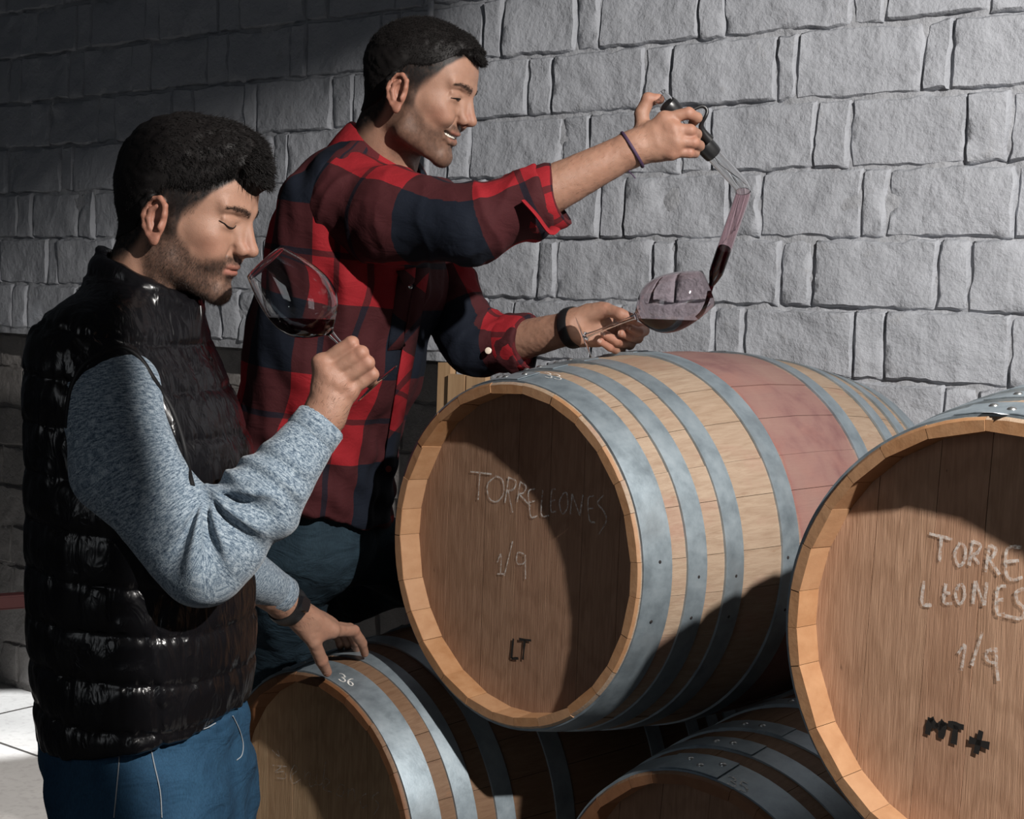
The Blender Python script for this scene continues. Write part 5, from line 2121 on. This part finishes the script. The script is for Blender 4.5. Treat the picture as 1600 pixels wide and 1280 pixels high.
    for q_ in A:
        sv.append(q_[0]); sf.append(q_[1] + b_); b_ += len(q_[0])
    link('hair_strands', mesh_np('hair_strands', np.concatenate(sv) - base, np.concatenate(sf)), M_HAIR, hair)['kind'] = 'stuff'
    w = np.clip(bm, 0, 1) ** 1.5; w[V[:, 1] > .035] = 0; w /= w.sum()
    pick = rng.choice(len(V), 4200, p=w)
    b1 = grow(V, N, pick, rng.uniform(.0012, .0026, 4200), .00012, np.array((.25, 0, -.8)), .55)
    link('beard', mesh_np('beard', b1[0] - base, b1[1]), M_BEARD, man)['kind'] = 'stuff'
    w = br.clip(0, 1) ** 1.5; w /= w.sum()
    pick = rng.choice(len(V), 520, p=w)
    D = N[pick] * .3 + np.stack([np.full(520, -.35), np.sign(V[pick, 1]) * .8, np.full(520, .1)], 1) + rng.normal(size=(520, 3)) * .12
    D /= np.linalg.norm(D, axis=1, keepdims=True)
    b1 = strands(tw(V[pick]), D @ R.T, rng.uniform(.003, .0055, 520), .0002)
    link('eyebrows', mesh_np('eyebrows', b1[0] - base, b1[1]), M_HAIR, man)
    for s in (-1, 1):
        pts = [(.0868, s * .0195, .0185), (.0888, s * .0260, .0178), (.0885, s * .0330, .0172), (.0852, s * .0400, .0160), (.0795, s * .0475, .0135)]
        py_part('eyelashes', lash_line(H, tw, pts, .0013), base, M_HAIR, man)
        pts = [(.0872, s * .0235, .0162), (.0885, s * .0295, .0155), (.0868, s * .0365, .0150)]
        py_part('eye', lash_line(H, tw, pts, .0017), base, plain('dark_eye', (.012, .008, .007), .12), man)
    # teeth
    Vt, Ft = [], []
    nt = 12
    for i in range(nt):
        a0, a1 = -1.05 + 2.1 * i / nt, -1.05 + 2.1 * (i + 1) / nt - .02
        b_ = len(Vt)
        for a in (a0, (a0 + a1) / 2, a1):
            for z in (-.0385, -.0450, -.0490):
                rr = .0300 + (.0006 if a == (a0 + a1) / 2 else 0)
                Vt.append((.0625 + rr * math.cos(a) * 1.02, rr * math.sin(a), z))
        for u in range(2):
            for w_ in range(2):
                Ft.append((b_ + u * 3 + w_, b_ + u * 3 + w_ + 1, b_ + (u + 1) * 3 + w_ + 1, b_ + (u + 1) * 3 + w_))
    py_part('teeth', (list(tw(np.array(Vt))), Ft), base, plain('tooth_enamel', (.72, .68, .60), .25), man)
    # --- shirt body
    tyaw = math.radians(-24)
    rows = [(226, 545, 622, .075), (238, 520, 638, .110), (262, 489, 652, .165), (312, 459, 672, .195), (382, 434, 690, .200), (457, 414, 694, .200), (524, 399, 662, .195), (574, 390, 656, .190), (612, 384, 648, .188), (653, 376, 624, .185), (716, 372, 615, .185), (800, 376, 608, .188), (860, 380, 604, .19)]
    dY = {226: 2.67, 238: 2.67, 262: 2.68, 312: 2.70, 382: 2.72, 457: 2.74, 524: 2.76, 574: 2.77, 612: 2.78, 653: 2.80, 716: 2.82, 800: 2.84, 860: 2.85}
    st = []
    for r_ in rows: st += fit_loft([r_], dY[r_[0]], tyaw)
    S = Field()
    lf = loft(st, tyaw, 2.2)
    S.u(lf)
    h0, h1 = W(470, 797, 2.70), W(578, 832, 2.76)
    hn = np.cross(h1 - h0, (0, 1, .0)); hn /= np.linalg.norm(hn); hn *= -np.sign(hn[2])
    S.i(lambda P: (P - h0) @ hn, .004)
    neckax = (nb_w - (O + R @ np.array((-.02, 0, -.03)))); neckax /= np.linalg.norm(neckax)
    def wr_body(P):
        u, vv, a, b = lf[0].params(P)
        dg = P[:, 0] * .6 + P[:, 2]
        return (noise3(P * np.array((1.6, 1.6, .55)), 17, 51) * .008 + noise3(P * np.array((1, 1, .6)), 38, 52) * .003
                + np.sin(dg * 85 + noise3(P, 9, 53) * 3) * .0022 * sstep(1.35, 1.2, P[:, 2])).astype(np.float32)
    S.mod(wr_body)
    lo, hi = bounds([W(360, 220, 2.5), W(710, 870, 2.5), W(360, 870, 3.05), W(710, 220, 3.05)], .03)
    v, q = S.mesh(lo, hi, .0046)
    u, vv, a, b = lf[0].params(v)
    ang = np.arctan2(vv / b, u / a)
    s_ = (ang + np.sin(2 * ang) * -.10) * .155
    shirt = to_mesh('shirt', v, q, base, M_PLAID, man, None, np.stack([s_ + .02, v[:, 2] + u * .10, np.zeros(len(v))], 1))
    shirt['label'] = 'red and navy plaid shirt'
    SB = S
    # --- sleeves
    cuR = W(862, 315, 2.435)
    rp = [W(545, 318, 2.59), W(615, 338, 2.52), W(735, 352, 2.445), W(862, 306, 2.432)]
    rr = [.086, .080, .0615, .0590]
    def sleeve(pts, rad, cut, seed, fan):
        F = Field()
        F.u(ell(pts[0], (rad[0] * .98,) * 3), 0)
        chain(F, pts, rad, .03)
        d = (pts[-1] - pts[-2]) / np.linalg.norm(pts[-1] - pts[-2])
        F.i(lambda P: (P - cut) @ d, .004)
        def wr_(P):
            t, a, _ = arm_uv(P, pts)
            k = (1 - np.abs(np.sin(t * 34 + np.sin(a + seed) * 1.3 + noise3(P, 11, seed) * 1.6))) ** 2
            k2 = (1 - np.abs(np.sin(t * 21 - a * 1.2 + noise3(P, 8, seed + 1) * 1.8))) ** 2
            amp = .55 + .45 * noise3(P, 9, seed + 4)
            return (k * .0085 * amp + k2 * .0085 * amp - .004 + noise3(P, 18, seed + 2) * .0032 + noise3(P, 46, seed + 3) * .0018).astype(np.float32)
        F.mod(wr_)
        lo, hi = bounds(pts, .115)
        v, q = F.mesh(lo, hi, .0040)
        t, a, _ = arm_uv(v, spline(pts, 6))
        o = to_mesh('sleeve', v, q, base, M_PLAID, shirt, None, np.stack([a * .062 + .06, t + .03, np.zeros(len(t))], 1))
        return F, d
    FR, dR = sleeve(rp, rr, W(856, 310, 2.435), 61, None)
    lp = [W(650, 365, 2.88), W(690, 450, 2.86), W(742, 536, 2.83), W(826, 536, 2.775)]
    FL, dL = sleeve(lp, [.082, .066, .060, .054], W(822, 534, 2.78), 71, None)
    # rolled cuffs: thick turned-back bands
    def cuff(c0, d, r0, wid, seed, uvo):
        ns, na = 9, 48
        nrm = np.cross(d, (0, 1, 0)); nrm /= np.linalg.norm(nrm); bn = np.cross(d, nrm)
        V_, F_, U_ = [], [], []
        prof = [(-.85, .90), (-.9, 1.06), (-.6, 1.13), (-.2, 1.11), (.25, 1.13), (.7, 1.12), (1.0, 1.05), (1.02, .92), (.5, .88)]
        for i, (t, k) in enumerate(prof):
            for j in range(na):
                a_ = 2 * math.pi * j / na
                wob = 1 + .022 * math.sin(a_ * 3 + seed + t) + .010 * math.sin(a_ * 7 + seed * 2 - t * 2)
                p = c0 + d * (t * wid * .5 + .006 * math.sin(a_ * 2 + seed)) + (nrm * math.cos(a_) + bn * math.sin(a_)) * r0 * k * wob
                V_.append(p); U_.append((a_ * r0 * 1.1 + uvo, t * wid * .6 + uvo, 0))
        for i in range(ns - 1):
            for j in range(na):
                l = (j + 1) % na
                F_.append((i * na + j, i * na + l, (i + 1) * na + l, (i + 1) * na + j))
        o = py_part('cuff', (V_, F_), base, M_PLAID, shirt, True, 60)
        set_attr(o.data, 'cloth', U_, 'FLOAT_VECTOR')
    cuff(W(845, 315, 2.435), dR, .0500, .060, 1.0, .075)
    cuff(W(806, 536, 2.79), dL, .0500, .055, 2.2, .080)
    # sleeve tab and cuff buttons
    but = plain('shell_button', (.62, .52, .42), .3)
    def disc(p, nrm, r):
        v_, f_ = lathe([(0, .0016), (r * .7, .0016), (r, .0008), (r, -.001)], 16)
        M = Matrix.Translation(Vector(p)) @ Vector(nrm).to_track_quat('Z', 'Y').to_matrix().to_4x4()
        return [np.array(M @ Vector(x)) for x in v_], f_
    tabp = [W(818, 314, 2.372), W(838, 336, 2.366), W(858, 362, 2.372), W(868, 356, 2.380)]
    V_, F_ = tube(spline(tabp, 4), .0105, 8, flat=.28)
    o = py_part('sleeve_tab', (V_, F_), base, M_PLAID, shirt)
    set_attr(o.data, 'cloth', np.tile((.11, .04, 0), (len(V_), 1)), 'FLOAT_VECTOR')
    py_part('button', disc(W(763, 548, 2.745), (-.15, -.95, .1), .0062), base, but, shirt)
    # placket, pocket, buttons follow the chest
    def on_field(px, py, F, start=2.2, off=.002):
        d = ray(px, py); d = d / np.linalg.norm(d)
        lam, o_ = start, np.array((0, 0, CAMH))
        for _ in range(300):
            p = o_ + d * lam
            e = float(F.ev(np.array([p], np.float32))[0])
            if e < off: break
            lam += min(max(e * .6, .0006), .02)
        return p
    def patch(name, cols, uvo, mat=M_PLAID, lift=.003):
        """cloth patch on the shirt from a grid of picture points (rows of equal length)"""
        n, m = len(cols), len(cols[0])
        V_ = [on_field(px, py, SB, off=lift) for row in cols for px, py in row]
        F_ = [(i * m + j, i * m + j + 1, (i + 1) * m + j + 1, (i + 1) * m + j) for i in range(n - 1) for j in range(m - 1)]
        o = py_part(name, (V_, F_), base, mat, shirt)
        if mat is M_PLAID:
            P_ = np.array(V_); r_ = P_ - P_[0]
            k = math.radians(38)
            ux = r_[:, 0] * math.cos(k) - r_[:, 2] * math.sin(k); uz = r_[:, 0] * math.sin(k) + r_[:, 2] * math.cos(k)
            set_attr(o.data, 'cloth', np.stack([ux * 1.2 + uvo[0], uz * 1.2 + uvo[1], 0 * ux], 1), 'FLOAT_VECTOR')
        md = o.modifiers.new('thick', 'SOLIDIFY'); md.thickness = .0022; md.offset = 1
        return o
    def grid(tl_, tr_, br_, bl_, n=7, m=5):
        tl_, tr_, br_, bl_ = map(np.array, (tl_, tr_, br_, bl_))
        return [[tuple((tl_ * (1 - i / (n - 1)) + bl_ * i / (n - 1)) * (1 - j / (m - 1)) + (tr_ * (1 - i / (n - 1)) + br_ * i / (n - 1)) * j / (m - 1)) for j in range(m)] for i in range(n)]
    patch('pocket', grid((622, 432), (648, 428), (634, 545), (606, 548)), (.02, .10))
    patch('pocket_flap', grid((620, 424), (650, 418), (648, 440), (636, 456), 4, 5), (.10, .02), lift=.006)
    patch('placket', grid((650, 420), (672, 418), (618, 730), (600, 730), 14, 3), (.075, .06), lift=.004)
    py_part('button', disc(on_field(641, 448, SB, off=.010), (.1, -1, .1), .0042), base, plain('snap_metal', (.7, .7, .7), .25, .9), shirt)
    py_part('button', disc(on_field(607, 733, SB, off=.008), (.5, -.85, 0), .0062), base, plain('dark_button', (.16, .03, .02), .35), shirt)
    # collar: stand and turned-down leaves
    cR = R
    c0 = W(590, 262, 2.662); cax = np.array((.30, -.08, .95)); cax /= np.linalg.norm(cax)
    fx = np.array((math.cos(yaw), -math.sin(yaw), 0)); fx = fx - cax * (fx @ cax); fx /= np.linalg.norm(fx)
    fy = np.cross(cax, fx)
    V_, F_, U_ = [], [], []
    na = 44
    prof = [(.030, 1.0), (.046, 1.0), (.049, 1.035), (.044, 1.09), (.022, 1.24), (.000, 1.36), (-.012, 1.42)]
    for i, (hh_, k) in enumerate(prof):
        for j in range(na + 1):
            a_ = math.radians(28) + math.radians(304) * j / na
            back = .5 - .5 * math.cos(a_)
            front = 1 - back
            r_ = .066 * k + (.010 * front if i > 3 else 0)
            hgt = hh_ + .012 * back - .030 * front * (1.0 if i < 4 else 1.35)
            p = c0 + cax * hgt + (fx * math.cos(a_) * 1.05 + fy * math.sin(a_)) * r_
            V_.append(p); U_.append((a_ * .07 + .03, i * .012 + .05, 0))
    m = na + 1
    for i in range(len(prof) - 1):
        for j in range(na):
            F_.append((i * m + j, i * m + j + 1, (i + 1) * m + j + 1, (i + 1) * m + j))
    o = py_part('collar', (V_, F_), base, M_PLAID, shirt, True, 70)
    set_attr(o.data, 'cloth', np.array(U_) * np.array((.35, .35, 0)) + np.array((.02, .055, 0)), 'FLOAT_VECTOR')
    md = o.modifiers.new('thick', 'SOLIDIFY'); md.thickness = .0025; md.offset = 0
    # --- jeans
    J = Field()
    J.u(cone(hipc + (-.01, 0, .04), hipc + (-.01, 0, .0), .135, .130), .0)
    J.u(cone(hpR + (-.02, 0, 0), knR + (-.01, 0, 0), .098, .080), .04); J.u(cone(knR, anR + (0, 0, -.03), .080, .062), .03)
    J.u(cone(hpL, knL, .088, .062), .05); J.u(cone(knL, anL, .056, .050), .03)
    J.i(lambda P: .05 - P[:, 2])
    J.mod(lambda P: (noise3(P * np.array((1, 1, .7)), 16, 81) * .007 + noise3(P, 40, 82) * .0025).astype(np.float32))
    lo, hi = bounds([hipc, hpR, hpL, knR, anR, knL, anL], .16); lo[2] = .03
    v, q = J.mesh(lo, hi, .0065)
    jo = to_mesh('jeans', v, q, base, M_JEANS2, man); jo['label'] = 'faded blue jeans'
    SH = Field()
    shoe(SH, (anR[0], anR[1]), (anR[0] + .16, anR[1] - .07))
    lo, hi = bounds([anR], .1); hi[0] += .16; lo[1] -= .08; lo[2] = -.01; hi[2] = .19
    v, q = SH.mesh(lo, hi, .006)
    to_mesh('shoe', v, q, base, M_SHOE, man)
    SH = Field()
    t_ = anL + np.array((-.02, .03, .02))
    SH.u(cone(t_, t_ + np.array((-.05, .12, -.06)), .045, .034), .0)
    lo, hi = bounds([t_, t_ + np.array((-.05, .12, -.06))], .06)
    v, q = SH.mesh(lo, hi, .006)
    to_mesh('shoe', v, q, base, M_SHOE, man)
    # --- bracelet on the right wrist, black band on the left
    def band(name, c, d, r, wid, mat, flat=.85, n=40, tilt=(0, 0, 0)):
        d = d + np.array(tilt); d = d / np.linalg.norm(d)
        n1 = np.cross(d, (0, 1, 0)); n1 /= np.linalg.norm(n1); n2 = np.cross(d, n1)
        V_, F_ = [], []
        for k, (t, e) in enumerate(((-.5, .97), (-.5, 1.0), (-.3, 1.035), (.3, 1.035), (.5, 1.0), (.5, .97))):
            for j in range(n):
                a_ = 2 * math.pi * j / n
                V_.append(c + d * t * wid + (n1 * math.cos(a_) + n2 * math.sin(a_) * flat) * r * e)
        for k in range(5):
            for j in range(n):
                l = (j + 1) % n
                F_.append((k * n + j, k * n + l, (k + 1) * n + l, (k + 1) * n + j))
        return py_part(name, (V_, F_), base, mat, man)
    dr = (wrR - elR) / np.linalg.norm(wrR - elR)
    o = band('bracelet', W(988, 234, 2.421), dr, .0335, .0052, plain('purple_cord', (.045, .022, .055), .7), 1.0, tilt=(.0, 0, .12)); o['label'] = 'thin purple cord bracelet'
    tail = spline([W(985, 262, 2.412), W(983, 268, 2.414), W(988, 273, 2.41), W(993, 279, 2.41)], 4)
    py_part('cord_end', tube(tail, .0010, 6), base, plain('purple_cord_end', (.045, .022, .055), .7), o)
    dl = (wrL - elL) / np.linalg.norm(wrL - elL)
    o = band('wristband', W(895, 512, 2.709), dl, .0375, .0200, M_BLACK, .98); o['label'] = 'black woven wristband'
    # finger nails of the left hand
    for j_, (ff, sz) in enumerate(zip(fl, (.0078, .0078, .0074, .0064))):
        tp = ff[3]; dd = ff[3] - ff[2]
        nail(tp + np.array((-.002, -.0062, .0012)), np.array((-.35, -.9, .15)), dd, sz * .9, base, man, M_NAILSKIN)
    for v, n_, wp, ep in roots:
        dd = (wp - ep) / np.linalg.norm(wp - ep)
        m_ = np.nonzero((((v - wp) @ dd) < .03) & (n_[:, 1] < .2))[0]
        pick = rng.choice(m_, 420)
        D = n_[pick] * .3 + dd * .8 + rng.normal(size=(420, 3)) * .28
        D /= np.linalg.norm(D, axis=1, keepdims=True)
        b1 = strands(v[pick], D, rng.uniform(.006, .011, 420), .00009)
        link('arm_hair', mesh_np('arm_hair', b1[0] - base, b1[1]), M_BEARD, man)['kind'] = 'stuff'
    return man


man_plaid()
bpy.context.view_layer.update()
